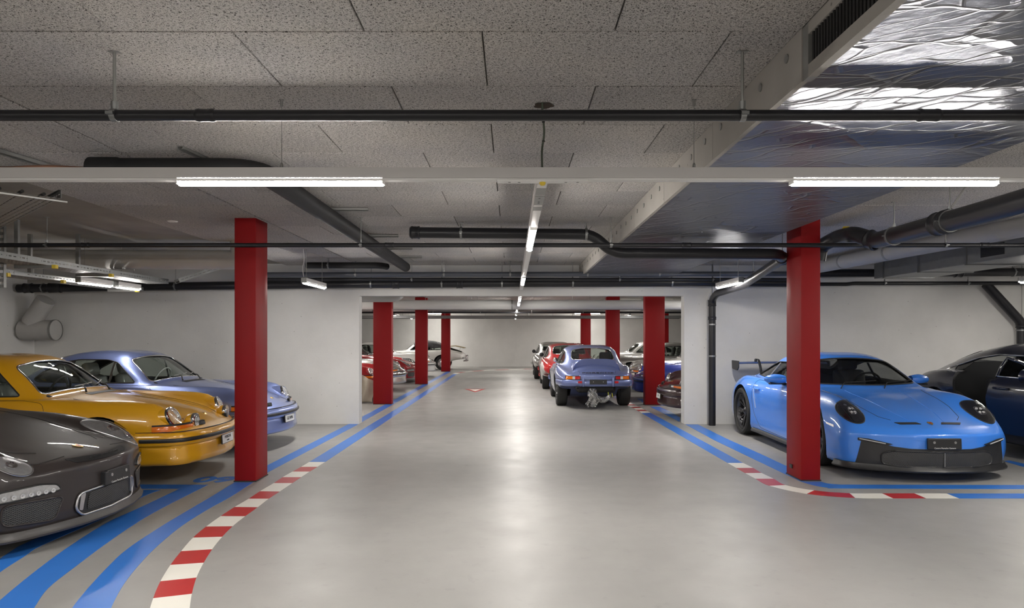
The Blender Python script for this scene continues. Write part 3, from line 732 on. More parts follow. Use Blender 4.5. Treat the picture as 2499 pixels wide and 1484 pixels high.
pipe('wall_pipe', 'large black pipe along the top of the white cross walls', [(-8.1, 11.2, 2.285), (-2.6, 11.2, 2.355), (3.2, 11.2, 2.385), (5.0, 11.2, 2.37)], 0.068,
     collars=[(0, 0.03, 0.14), (0, 0.11, 0.2), (1, 0.12, 0.1), (1, 0.3, 0.1)], clamps=[(0, t) for t in (0.075, 0.31, 0.47, 0.72)] + [(1, t) for t in (0.05, 0.25, 0.42, 0.62, 0.9)], n=18)
pipe('wall_pipe', 'grey-blue pipe above the large black pipe on the cross wall', [(-4.3, 11.0, 2.49), (4.6, 11.0, 2.505)], 0.040, simple('slate_pipe', (0.055, 0.06, 0.075), 0.35),
     clamps=[(0, t) for t in (0.2, 0.36, 0.48, 0.62, 0.75, 0.92)])
pipe('wall_pipe', 'second slim black pipe just below the grey-blue pipe', [(-4.3, 11.1, 2.425), (4.6, 11.1, 2.42)], 0.028, clamps=[(0, t) for t in (0.3, 0.5, 0.68, 0.85)])
pipe('wall_pipe', 'black pipe above the blue car on the right cross wall', [(4.7, 10.9, 2.50), (9.1, 10.9, 2.53)], 0.066, clamps=[(0, 0.4), (0, 0.75)], collars=[(0, 0.55, 0.12)])
wp = pipe('wall_pipe', 'slim black pipe low along the right cross wall with valves', [(4.5, 11.3, 2.36), (5.55, 11.3, 2.36), (5.65, 11.3, 2.375), (9.1, 11.3, 2.38)], 0.03, clamps=[(0, 0.5), (2, 0.15), (2, 0.55)])
for dx in (0.42, 0.55):
    MB().lathe([(0.012, 0), (0.03, 0.01), (0.03, 0.03), (0.012, 0.04)], (dx, -0.03, 0.035), (0, -1, 0), 12, True).build('valve_wheel', simple('valve_red', (0.25, 0.03, 0.03), 0.4), wp)
pipe('drain_pipe', 'black pipe angled down into the right wall corner above the navy car', [(7.95, 11.45, 2.37), (8.55, 11.45, 1.72), (8.56, 11.45, 0.0)], 0.075, rad=0.10, collars=[(1, 0.03, 0.06)], clamps=[(1, 0.07)])
pipe('drain_pipe', 'short black pipe stub high in the right wall corner', [(8.66, 11.25, 2.24), (9.18, 11.25, 2.24)], 0.06, collars=[(0, 0.1, 0.06)])
pipe('refrigerant_line', 'insulated black line hung behind the left batten light', [(-3.2, 10.62, 2.60), (-2.05, 10.62, 2.60), (-1.98, 10.8, 2.60)], 0.05, M_INSUL, clamps=[(0, 0.3)])
# ------------------------------------------------------------------ ducts
def duct(label, path, r, rad, mat=M_DUCT, n=28, bands=()):
    P = [Vector(p) for p in path]; o0 = P[0].copy(); root = empty('air_duct', o0); tag(root, label, 'duct', 'round air ducts')
    L = [p - o0 for p in P]
    MB().tube(round_path(L, rad, 10), r, n).build('duct_run', mat, root, 60)
    for seg, t in bands:
        p = L[seg].lerp(L[seg + 1], t); d = L[seg + 1] - L[seg]
        MB().lathe([(r, -0.02), (r * 1.05, -0.018), (r * 1.05, 0.018), (r, 0.02)], p, d, n).build('duct_band', M_ZINC, root, 40)
    return root
def hang(root, xs, z0):
    for x in xs: MB().tube([(x, 0, z0), (x, 0, ZC - root.location.z)], 0.006, 8).build('hanger_rod', M_ZINC, root)
duct('grey round duct that turns up into the ceiling behind the left red column', [(-6.9, 8.6, 2.47), (-3.48, 8.75, 2.475), (-3.48, 8.75, ZC - 0.002)], 0.122, 0.2)
duct('large grey duct low in the left wall corner', [(-8.1, 11.3, 1.60), (-7.55, 11.3, 1.60)], 0.165, 0.1, bands=[(0, 0.98)])
duct('grey duct branch slanting up from the left corner duct', [(-7.95, 11.28, 1.72), (-7.66, 11.22, 2.10)], 0.14, 0.1)
duct('grey round duct running along the right ceiling above the blue car', [(5.25, 4.6, 2.57), (4.92, 8.0, 2.575), (4.75, 10.7, 2.58)], 0.10, 0.3, bands=[(0, 0.5), (1, 0.3), (1, 0.7)])
fd = duct('wide pale duct crossing the far lane between the far columns', [(-7.5, 17.0, 2.285), (7.5, 17.0, 2.285)], 0.118, 0.1, simple('pale_duct', (0.5, 0.5, 0.485), 0.6), bands=[(0, 0.5)])
hang(fd, (4.5, 6.5, 9.0, 11.0), 0.11)
duct('pale duct elbow at the left end of the lintel opening', [(-3.6, 13.6, 2.28), (-2.2, 13.6, 2.28), (-2.2, 13.6, ZC - 0.002)], 0.10, 0.3)
rd = empty('air_duct', (5.7, 7.15, 2.40)); tag(rd, 'rectangular grey duct with a dark opening on the right ceiling', 'duct')
MB().bbox((0, 0, 0), (0.75, 3.6, 0.24), 0.008).build('duct_run', M_ZINC, rd)
MB().box((-0.004, 0.75, 0.05), (0.0, 1.15, 0.19)).build('duct_opening', M_BLACK, rd)
for y in (1.4, 2.4, 3.3): MB().box((-0.012, y, -0.012), (0.762, y + 0.03, 0.252)).build('duct_flange', M_GALV, rd)
# ------------------------------------------------------------------ cable trays
def tray_mesh(L, W, H, name='tray'):
    """slotted tray along +x: base with real slots, two lipped rails"""
    base = MB(); nx = int(L / 0.05); ny = max(3, int(W / 0.034)); dx, dy = L / nx, W / ny
    for i in range(nx):
        for j in range(ny):
            x, y = i * dx, -W / 2 + j * dy; a = 0.3 if (i + j) % 2 else 0.12
            x1, x2 = x + dx * a, x + dx * (a + 0.58); y1, y2 = y + dy * 0.36, y + dy * 0.64
            vs = [(x, y, 0), (x + dx, y, 0), (x + dx, y + dy, 0), (x, y + dy, 0), (x1, y1, 0), (x2, y1, 0), (x2, y2, 0), (x1, y2, 0)]
            base.add(vs, [(0, 1, 5, 4), (1, 2, 6, 5), (2, 3, 7, 6), (3, 0, 4, 7)])
    rails = []
    for sg in (-1, 1):
        m = MB(); y = sg * W / 2
        n = int(L / 0.06); d = L / n
        m.box((0, y - 0.0015, 0), (L, y + 0.0015, H * 0.45)); m.box((0, y - 0.0015, H * 0.6), (L, y + 0.0015, H)); m.box((0, min(y, y - sg * 0.014), H - 0.002), (L, max(y, y - sg * 0.014), H))
        for i in range(n): m.box((i * d, y - 0.0015, H * 0.45), (i * d + d * 0.4, y + 0.0015, H * 0.6))
        rails.append(m)
    return base, rails
def tray(label, loc, rz, L, W=0.3, H=0.06, tilt=0.0, joints=()):
    t = empty('cable_tray', loc, rz); t.rotation_euler = (0, tilt, rz); tag(t, label, 'cable tray', 'slotted cable trays')
    b, rs = tray_mesh(L, W, H); b.build('tray_base', M_ZINC, t)
    for r in rs: r.build('side_rail', M_GALV, t)
    for j in joints: MB().box((j, -W / 2 - 0.004, 0.004), (j + 0.2, -W / 2 - 0.0016, H - 0.004)).build('joint_plate', M_GALV, t)
    for k in range(3):
        MB().tube([(0, -W * 0.3 + k * W * 0.25, 0.016), (L, -W * 0.28 + k * W * 0.25, 0.016)], 0.011, 8).build('cable', M_BLACK, t, 60)
    return t
ta = tray('slotted cable tray end at the far left under the light track', (-3.33, 4.60, 2.46), R(137), 3.0, 0.5)
MB().tube(round_path([(0.05, -0.30, -0.012), (0.02, 0.0, -0.012), (0.0, 0.27, -0.012), (-0.01, 0.29, 0.07)], 0.03), 0.006, 8).build('support_rod', M_WHITE, ta, 60)
tb = tray('long slotted cable tray running back along the left side', (-4.98, 5.2, 2.235), R(90), 4.4, 0.30, 0.065, joints=(1.6, 3.0, 3.9))
tc_ = tray('second long cable tray below and left of the first', (-5.55, 5.4, 2.16), R(90), 4.6, 0.30, 0.05, joints=(2.0,))
tray('dark cable tray section sloping up to the ceiling near the left wall', (-4.75, 9.7, 2.25), R(35), 1.0, 0.34, 0.06, tilt=R(-22))
for par, ys in ((tb, (0.7, 1.9, 2.9)), (tc_, (0.6, 1.8, 2.7, 4.3))):
    for y in ys:
        m = MB(); m.box((y, -0.2, -0.03), (y + 0.035, 0.2, 0.0)); m.build('support_arm', M_ZINC, par)
        MB().box((y - 0.005, -0.235, -0.034), (y + 0.04, -0.195, 0.004)).build('yellow_cap', M_YELLOWTAG, par)
        MB().box((y, 0.16, 0), (y + 0.035, 0.2, ZC - par.location.z)).build('support_post', M_ZINC, par)
ft = tray('slotted cable tray crossing high in the far lane', (-6.5, 25.0, 2.17), 0.0, 13.0, 0.3, 0.09)
hang(ft, (2.5, 5.0, 8.0, 10.5), 0.0)
for i, (y, z, r, lab) in enumerate(((13.2, 2.30, 0.022, 'nearest'), (20.5, 2.33, 0.03, 'second'), (22.5, 2.29, 0.03, 'third'), (24.2, 2.42, 0.04, 'fourth'), (26.5, 2.22, 0.03, 'farthest'))):
    pipe('ceiling_pipe', 'thin dark pipe across the far lane ceiling, %s beyond the lintel' % lab, [(-6.5, y, z), (6.5, y, z)], r, M_ZINC if i in (1, 3) else M_PIPE, clamps=[(0, t) for t in (0.3, 0.42, 0.55, 0.68)])
pr = empty('slotted_post', (-5.31, 7.05, 2.0)); tag(pr, 'slotted vertical steel post hanging at the far left edge', 'post')
m = MB(); m.box((0, 0, 0), (0.004, 0.04, 0.70)); m.box((0.055, 0, 0), (0.059, 0.04, 0.70))
for k in range(12): m.box((0, 0, k * 0.06), (0.059, 0.004, k * 0.06 + 0.03))
m.build('slotted_channel', M_ZINC, pr)
sk = empty('smoke_detector', (-3.58, 7.2, ZC)); tag(sk, 'small white detector on the bare concrete left ceiling', 'detector')
MB().lathe([(0.06, 0.028), (0.06, 0.008), (0.045, -0.01), (0.0005, -0.012)], (0, 0, 0), (0, 0, 1), 20, True).build('detector_body', M_WHITE, sk, 40)
# ------------------------------------------------------------------ car building kit
# Car frame: nose at x=0, body towards -x (x = -s), left side +y, ground z=0.
def pchip(xs, ys):
    n = len(xs); h = [xs[i + 1] - xs[i] for i in range(n - 1)]; d = [(ys[i + 1] - ys[i]) / h[i] for i in range(n - 1)]
    m = [0.0] * n; m[0], m[-1] = d[0], d[-1]
    for i in range(1, n - 1):
        if d[i - 1] * d[i] > 0:
            w1, w2 = 2 * h[i] + h[i - 1], h[i] + 2 * h[i - 1]; m[i] = (w1 + w2) / (w1 / d[i - 1] + w2 / d[i])
    def f(x):
        x = min(max(x, xs[0]), xs[-1]); i = 0
        while i < n - 2 and x > xs[i + 1]: i += 1
        t = (x - xs[i]) / h[i]
        return (ys[i] * (1 + 2 * t) * (1 - t) ** 2 + m[i] * h[i] * t * (1 - t) ** 2 + ys[i + 1] * t * t * (3 - 2 * t) + m[i + 1] * h[i] * t * t * (t - 1))
    return f
class Loft:
    """half-section control points per station -> smooth closed body"""
    def __init__(s, table, bow_f, bow_r, L, half=0.85, seg=(2, 2, 4, 6, 5, 6, 7, 8)):
        s.table = table; s.L = L; s.bf, s.br, s.half = bow_f, bow_r, half; s.seg = seg
        ss = [r[0] for r in table]; np_ = len(table[0][1])
        s.fy = [pchip(ss, [r[1][i][0] for r in table]) for i in range(np_)]; s.fz = [pchip(ss, [r[1][i][1] for r in table]) for i in range(np_)]
        s.np = np_
    def ctrl(s, st): return [(s.fy[i](st), s.fz[i](st)) for i in range(s.np)]
    def half_section(s, st, inset=0.0, zmin=None):
        P = [Vector(p) for p in s.ctrl(st)]
        out = []
        for i in range(s.np - 1):
            p1, p2 = P[i], P[i + 1]
            p0 = P[i - 1] if i > 0 else Vector((-P[1].x, P[1].y)); p3 = P[i + 2] if i + 2 < s.np else Vector((-P[-2].x, P[-2].y))
            # centripetal Catmull-Rom
            t0 = 0.0; t1 = max((p1 - p0).length, 1e-5) ** 0.5; t2 = t1 + max((p2 - p1).length, 1e-5) ** 0.5; t3 = t2 + max((p3 - p2).length, 1e-5) ** 0.5
            for k in range(s.seg[i]):
                t = t1 + (t2 - t1) * k / s.seg[i]
                a1 = p0 * ((t1 - t) / (t1 - t0)) + p1 * ((t - t0) / (t1 - t0)); a2 = p1 * ((t2 - t) / (t2 - t1)) + p2 * ((t - t1) / (t2 - t1)); a3 = p2 * ((t3 - t) / (t3 - t2)) + p3 * ((t - t2) / (t3 - t2))
                b1 = a1 * ((t2 - t) / (t2 - t0)) + a2 * ((t - t0) / (t2 - t0)); b2 = a2 * ((t3 - t) / (t3 - t1)) + a3 * ((t - t1) / (t3 - t1))
                out.append(b1 * ((t2 - t) / (t2 - t1)) + b2 * ((t - t1) / (t2 - t1)))
        out.append(P[-1])
        if inset:
            q = []
            for i, p in enumerate(out):
                a = out[max(i - 1, 0)]; b = out[min(i + 1, len(out) - 1)]; d = (b - a).normalized(); nrm = Vector((-d.y, d.x))
                w = p + nrm * inset; w.x = max(w.x, 0.0 if i in (0, len(out) - 1) else 0.01)
                if zmin is not None: w.y = max(w.y, zmin)
                q.append(w)
            q[0].x = 0; q[-1].x = 0
            out = q
        return out
    def xpos(s, st, y):
        u = min(abs(y) / s.half, 1.15) ** 2
        f = max(0.0, 1 - st / 1.2); r = max(0.0, 1 - (s.L - st) / 1.0)
        return -(st + s.bf * u * f * f * (3 - 2 * f) - s.br * u * r * r * (3 - 2 * r))
    def ring(s, st, inset=0.0, zmin=None):
        h = s.half_section(st, inset, zmin)
        pts = [(p.x, p.y) for p in h] + [(-p.x, p.y) for p in reversed(h[1:-1])]
        return [(s.xpos(st, y), y, z) for y, z in pts]
    def stations(s, a, b, d=0.05):
        keys = sorted({r[0] for r in s.table if a < r[0] < b} | {a, b}); out = []
        for k0, k1 in zip(keys[:-1], keys[1:]):
            n = max(1, int(round((k1 - k0) / d))); out += [k0 + (k1 - k0) * i / n for i in range(n)]
        return out + [b]
    def solid(s, a=0.0, b=None, inset=0.0, zmin=None, d=0.05):
        """closed bmesh"""
        b = s.L if b is None else b
        rs = [s.ring(t, inset, zmin) for t in s.stations(a, b, d)]
        m = MB(); n = len(rs[0])
        def shrink(r, k, dx): 
            cz = sum(p[2] for p in r) / n
            return [(p[0] + dx, p[1] * k, cz + (p[2] - cz) * k) for p in r]
        def caps(r, st, sg):
            cz = sum(p[2] for p in r) / n; out = []
            for k, dx in ((.93, .012), (.80, .018), (.60, .020), (.40, .020), (.20, .020)):
                out.append([(s.xpos(st, p[1] * k) + sg * dx, p[1] * k, cz + (p[2] - cz) * k) for p in r])
            return out, (s.xpos(st, 0) + sg * .020, 0.0, cz)
        if not inset:
            c0, a0 = caps(rs[0], a, 1); c1, a1 = caps(rs[-1], b, -1)
            rs = c0[::-1] + rs + c1
        else:
            cz0 = sum(p[2] for p in rs[0]) / n; cz1 = sum(p[2] for p in rs[-1]) / n
            a0 = (rs[0][0][0], 0.0, cz0); a1 = (rs[-1][0][0], 0.0, cz1)
        m.ring(rs, True, False)
        i0 = len(m.v); m.v += [a0, a1]; o = (len(rs) - 1) * n
        for j in range(n):
            k = (j + 1) % n
            m.f.append((k, j, i0)); m.m.append(0); m.f.append((o + j, o + k, i0 + 1)); m.m.append(0)
        return m
def boolean(me, cutters):
    """subtract closed meshes one after the other; cut faces keep the cutters' materials"""
    cur = me
    for c in cutters:
        best = None
        for solver in ('EXACT', 'MANIFOLD', 'FLOAT'):
            o = bpy.data.objects.new('tmp_body', cur); COL.objects.link(o); k = bpy.data.objects.new('tmp_cut', c); COL.objects.link(k)
            md = o.modifiers.new('b', 'BOOLEAN'); md.operation = 'DIFFERENCE'; md.object = k
            try:
                md.solver = solver; md.material_mode = 'TRANSFER'
            except Exception: pass
            dg = bpy.context.evaluated_depsgraph_get(); dg.update()
            out = bpy.data.meshes.new_from_object(o.evaluated_get(dg))
            bpy.data.objects.remove(o); bpy.data.objects.remove(k)
            if len(out.polygons) > 0.6 * len(cur.polygons): best = out; break
        if best: cur = best
        else: print('cut skipped', c.name)
    return cur
def bvh_of(me):
    bm = bmesh.new(); bm.from_mesh(me); t = BVHTree.FromBMesh(bm); bm.free(); return t
def fill2d(pts, step):
    """triangulated 2-D polygon with interior points roughly on a grid"""
    bm = bmesh.new(); vs = [bm.verts.new((p[0], p[1], 0)) for p in pts]; f = bm.faces.new(vs)
    bmesh.ops.triangulate(bm, faces=[f])
    x0, x1 = min(p[0] for p in pts), max(p[0] for p in pts); y0, y1 = min(p[1] for p in pts), max(p[1] for p in pts)
    for ax, a, b in ((0, x0, x1), (1, y0, y1)):
        t = a + step
        while t < b - step * 0.3:
            co = Vector((t, 0, 0)) if ax == 0 else Vector((0, t, 0)); no = Vector((1, 0, 0)) if ax == 0 else Vector((0, 1, 0))
            bmesh.ops.bisect_plane(bm, geom=bm.verts[:] + bm.edges[:] + bm.faces[:], plane_co=co, plane_no=no, dist=1e-5)
            t += step
    bmesh.ops.dissolve_degenerate(bm, dist=1e-5, edges=bm.edges[:])
    bmesh.ops.triangulate(bm, faces=bm.faces[:])
    bm.verts.index_update()
    V = [(v.co.x, v.co.y) for v in bm.verts]; F = [[v.index for v in f.verts] for f in bm.faces]
    B = [[e.verts[0].index, e.verts[1].index] for e in bm.edges if len(e.link_faces) == 1]
    bm.free(); return V, F, B
def cast(tree, axis, p, side=1, far=6.0):
    """axis 'f' front view (y,z), 'r' rear view (y,z), 's' side view (s,z), 't' top view (s,y) -> (point, normal)"""
    if axis == 'f': o, d = Vector((1.0, p[0], p[1])), Vector((-1, 0, 0))
    elif axis == 'r': o, d = Vector((-far, p[0], p[1])), Vector((1, 0, 0))
    elif axis == 's': o, d = Vector((-p[0], 3.0 * side, p[1])), Vector((0, -side, 0))
    else: o, d = Vector((-p[0], p[1], 3.0)), Vector((0, 0, -1))
    h = tree.ray_cast(o, d)
    if h[0] is None:
        n = tree.find_nearest(o + d * 1.2); return n[0], n[1]
    return h[0], h[1]
def conform(tree, axis, pts, off=0.004, thick=0.006, step=0.05, side=1, dome=0.0):
    """shell that follows the body over a 2-D outline; dome lifts its middle"""
    V, F, B = fill2d(pts, step)
    top = []; cx = sum(p[0] for p in pts) / len(pts); cy = sum(p[1] for p in pts) / len(pts)
    mx = max(math.hypot(p[0] - cx, p[1] - cy) for p in pts)
    P = [cast(tree, axis, v, side) for v in V]
    avg = sum((n for _, n in P), Vector()).normalized()
    for v, (p, n) in zip(V, P):
        nn = (n + avg).normalized() if n.dot(avg) > -0.5 else avg
        k = off
        if dome: k += dome * max(0.0, 1 - (math.hypot(v[0] - cx, v[1] - cy) / mx) ** 2)
        top.append(p + nn * k)
    bot = [t - (avg + n).normalized() * thick if n.dot(avg) > -0.5 else t - avg * thick for t, (p, n) in zip(top, P)]
    m = MB(); n = len(V)
    m.add(top + bot, F + [[i + n for i in reversed(f)] for f in F] + [(a, b, b + n, a + n) for a, b in B])
    return m
def line_on(tree, axis, pts, r=0.004, off=0.0, side=1, step=0.04, closed=False, n=6):
    """thin tube that follows the body along a 2-D polyline"""
    out = []; Q = [Vector(p) for p in pts]
    if closed: Q.append(Q[0])
    for a, b in zip(Q[:-1], Q[1:]):
        k = max(1, int((b - a).length / step))
        for i in range(k):
            w = a.lerp(b, i / k); p, nn = cast(tree, axis, w, side); out.append(p + nn * off)
    p, nn = cast(tree, axis, Q[-1], side); out.append(p + nn * off)
    clean = [out[0]]
    for p in out[1:]:
        if (p - clean[-1]).length > 1e-4: clean.append(p)
    return MB().tube(clean, r, n)
def girth(tree, z, s_end, y_front=.66, n_side=8, n_front=28, zs=None):
    """points round the nose at height z from the right side (s_end) to the left side"""
    fr = [cast(tree, 'f', (y_front * k / (n_front / 2), z))[0] for k in range(-n_front // 2, n_front // 2 + 1)]
    s0 = -fr[0].x; zs = z if zs is None else zs
    sd = [cast(tree, 's', (s_end + (s0 + .03 - s_end) * k / n_side, zs + (z - zs) * k / n_side), -1)[0] for k in range(n_side + 1)]
    lf = [Vector((p.x, -p.y, p.z)) for p in reversed(sd)]
    return sd + fr + lf
def swept(path, prof, close=True):
    """profile (outward, up) carried round a plan path"""
    rr = []
    for i, p in enumerate(path):
        a = path[max(i - 2, 0)]; b = path[min(i + 2, len(path) - 1)]; t = (b - a); nrm = Vector((t.y, -t.x, 0)).normalized()
        rr.append([p + nrm * d + Vector((0, 0, dz)) for d, dz in prof])
    m = MB(); m.ring(rr, close, close); return m, rr
def ellipse(cx, cy, a, b, rot=0.0, n=28):
    return [(cx + a * math.cos(t) * math.cos(rot) - b * math.sin(t) * math.sin(rot), cy + a * math.cos(t) * math.sin(rot) + b * math.sin(t) * math.cos(rot)) for t in [2 * math.pi * k / n for k in range(n)]]
def mirror(pts): return [(-p[0], p[1]) for p in reversed(pts)]
# ------------------------------------------------------------------ wheels
def tyre_mesh(r, w, rim):
    m = MB(); h = w / 2
    m.lathe([(rim, -h * 0.80), (rim + 0.02, -h * 0.96), (r * 0.90, -h), (r * 0.965, -h * 0.90), (r * 0.995, -h * 0.70), (r, -h * 0.35), (r, h * 0.35), (r * 0.995, h * 0.70), (r * 0.965, h * 0.90), (r * 0.90, h), (rim + 0.02, h * 0.96), (rim, h * 0.80), (rim - 0.004, 0)], (0, 0, 0), (0, 1, 0), 44)
    for gx in (-0.5, -0.17, 0.17, 0.5):
        m.lathe([(r + 0.0008, gx * h - 0.004), (r + 0.0008, gx * h + 0.004)], (0, 0, 0), (0, 1, 0), 44)
    return m
def rim_mesh(style, rim, w):
    """rim; outer face towards -y in the wheel frame (mirrored for the other side)"""
    m = MB(); h = w / 2; f = -h * 0.72
    m.lathe([(rim * 1.0, -h * 0.86), (rim * 1.02, -h * 0.80), (rim * 0.95, -h * 0.66), (rim * 0.90, -h * 0.3), (rim * 0.90, h * 0.8), (rim, h * 0.8)], (0, 0, 0), (0, 1, 0), 40)
    def spoke(a, r0, r1, w0, w1, y0, y1, t=0.022):
        ca, sa = math.cos(a), math.sin(a); vs = []
        for rr, ww, yy in ((r0, w0, y0), (r1, w1, y1)):
            for sg in (-1, 1):
                for dy in (0, t):
                    x = rr * ca - sg * ww / 2 * sa; z = rr * sa + sg * ww / 2 * ca
                    vs.append((x, yy + dy, z))
        m.add(vs, [(0, 1, 3, 2), (4, 6, 7, 5), (0, 4, 5, 1), (2, 3, 7, 6), (0, 2, 6, 4), (1, 5, 7, 3)])
    if style == 'fuchs':
        for k in range(5):
            a = 2 * math.pi * k / 5 + 0.3
            spoke(a, 0.03, rim * 0.55, 0.06, rim * 0.66, f + 0.012, f + 0.03, 0.02); spoke(a, rim * 0.55, rim * 0.93, rim * 0.66, rim * 0.44, f + 0.03, f + 0.018, 0.02)
        m.lathe([(rim * 0.24, f + 0.02), (rim * 0.22, f - 0.004), (rim * 0.10, f - 0.012), (0.0005, f - 0.014)], (0, 0, 0), (0, 1, 0), 20)
    else:
        for k in range(5):
            a = 2 * math.pi * k / 5 + 0.2
            for sg in (-1, 1):
                spoke(a + sg * 0.10, 0.03, rim * 0.62, 0.032, 0.026, f + 0.045, f + 0.02, 0.02)
                spoke(a + sg * 0.14, rim * 0.58, rim * 0.95, 0.028, 0.020, f + 0.02, f + 0.008, 0.02)
                spoke(a + sg * 0.14, rim * 0.58, rim * 0.95, 0.024, 0.016, f + 0.022, f + 0.010, 0.018)
            spoke(a + math.pi / 5, rim * 0.3, rim * 0.94, 0.012, 0.02, f + 0.05, f + 0.01, 0.016)
        m.lathe([(rim * 0.26, f + 0.05), (rim * 0.24, f + 0.03), (rim * 0.13, f + 0.012), (0.0005, f + 0.008)], (0, 0, 0), (0, 1, 0), 20)
    return m
def make_wheels(root, specs, style, rimmat, cache={}):
    """specs: (s, y, radius, width)"""
    for s_, y, r, w in specs:
        rim = r * (0.63 if style == 'fuchs' else 0.74); k = (style, r, w, rimmat.name)
        if k not in cache:
            t = tyre_mesh(r, w, rim).mesh('tyre', M_RUBBER); shade(t, 35)
            q = rim_mesh(style, rim, w).mesh('rim', rimmat); shade(q, 35)
            d = MB().lathe([(rim * 0.93, 0.0), (rim * 0.2, 0.0), (rim * 0.2, 0.01), (rim * 0.93, 0.01)], (0, 0, 0), (0, 1, 0), 28).mesh('brake_disc', M_ZINC)
            cap = MB().lathe([(rim * 0.12, -w * 0.36 - 0.014), (rim * 0.11, -w * 0.36 - 0.02), (0.0005, -w * 0.36 - 0.022)], (0, 0, 0), (0, 1, 0), 16).mesh('hub_cap', M_TRIM)
            cache[k] = (t, q, d, cap)
        t, q, d, cap = cache[k]
        o = link('wheel', t, root); o.location = (-s_, y, r); o.rotation_euler = (0, random.uniform(0, 6), math.pi if y > 0 else 0)
        link('rim', q, o); link('brake_disc', d, o); link('hub_cap', cap, o)
# ------------------------------------------------------------------ body variants (shared by several cars)
CLASSIC = [
 (0.00, [(0, .275), (.58, .275), (.66, .30), (.715, .385), (.705, .46), (.67, .505), (.50, .53), (.25, .54), (0, .545)]),
 (0.04, [(0, .24), (.61, .24), (.69, .27), (.738, .385), (.728, .48), (.685, .545), (.49, .560), (.25, .567), (0, .572)]),
 (0.12, [(0, .21), (.63, .21), (.71, .25), (.755, .40), (.748, .55), (.675, .645), (.47, .603), (.25, .606), (0, .612)]),
 (0.20, [(0, .20), (.65, .20), (.72, .24), (.768, .42), (.758, .62), (.655, .745), (.455, .635), (.25, .640), (0, .646)]),
 (0.30, [(0, .19), (.66, .19), (.73, .23), (.778, .44), (.768, .66), (.64, .802), (.45, .678), (.25, .684), (0, .690)]),
 (0.50, [(0, .18), (.67, .18), (.74, .22), (.79, .46), (.78, .68), (.635, .832), (.445, .728), (.24, .738), (0, .745)]),
 (0.85, [(0, .18), (.68, .18), (.75, .21), (.802, .48), (.795, .70), (.645, .846), (.45, .788), (.24, .803), (0, .812)]),
 (1.20, [(0, .18), (.68, .18), (.75, .21), (.80, .50), (.795, .72), (.67, .848), (.50, .840), (.25, .862), (0, .872)]),
 (1.42, [(0, .18), (.68, .18), (.75, .21), (.80, .50), (.796, .73), (.715, .848), (.59, .866), (.30, .893), (0, .905)]),
 (1.55, [(0, .18), (.68, .18), (.75, .21), (.80, .50), (.797, .73), (.74, .848), (.68, .866), (.625, .892), (0, 1.012)]),
 (1.65, [(0, .18), (.68, .18), (.75, .21), (.80, .50), (.798, .73), (.75, .848), (.705, .866), (.606, .962), (0, 1.088)]),
 (1.75, [(0, .18), (.68, .18), (.75, .21), (.80, .50), (.799, .73), (.755, .848), (.712, .866), (.585, 1.038), (0, 1.158)]),
 (1.86, [(0, .18), (.68, .18), (.75, .21), (.80, .50), (.80, .73), (.757, .848), (.713, .866), (.56, 1.115), (0, 1.222)]),
 (1.98, [(0, .18), (.68, .18), (.75, .21), (.80, .50), (.80, .73), (.757, .848), (.713, .866), (.534, 1.187), (0, 1.266)]),
 (2.12, [(0, .18), (.68, .18), (.75, .21), (.80, .50), (.80, .73), (.757, .848), (.713, .866), (.522, 1.226), (0, 1.290)]),
 (2.38, [(0, .18), (.68, .18), (.75, .21), (.80, .50), (.80, .73), (.757, .848), (.713, .866), (.524, 1.242), (0, 1.306)]),
 (2.70, [(0, .18), (.68, .18), (.75, .21), (.802, .50), (.803, .73), (.76, .85), (.712, .868), (.516, 1.216), (0, 1.282)]),
 (3.00, [(0, .18), (.68, .18), (.75, .21), (.818, .50), (.815, .74), (.765, .862), (.70, .882), (.49, 1.135), (0, 1.208)]),
 (3.30, [(0, .24), (.69, .24), (.76, .28), (.822, .52), (.815, .73), (.755, .850), (.66, .868), (.455, .995), (0, 1.082)]),
 (3.60, [(0, .40), (.66, .40), (.73, .43), (.798, .56), (.79, .70), (.718, .805), (.60, .822), (.42, .885), (0, .95)]),
 (3.90, [(0, .46), (.64, .46), (.70, .48), (.765, .58), (.75, .68), (.675, .770), (.54, .788), (.40, .822), (0, .858)]),
 (4.07, [(0, .475), (.60, .475), (.67, .49), (.722, .575), (.71, .655), (.642, .730), (.52, .748), (.38, .766), (0, .782)]),
 (4.147, [(0, .485), (.56, .485), (.63, .50), (.68, .56), (.67, .63), (.61, .700), (.49, .712), (.36, .718), (0, .724)]),
]
def rows(head, body): return [(s_, [(0, zb), (yb, zb), (yb + .095, zb + .03)] + pts) for s_, zb, yb, pts in body]
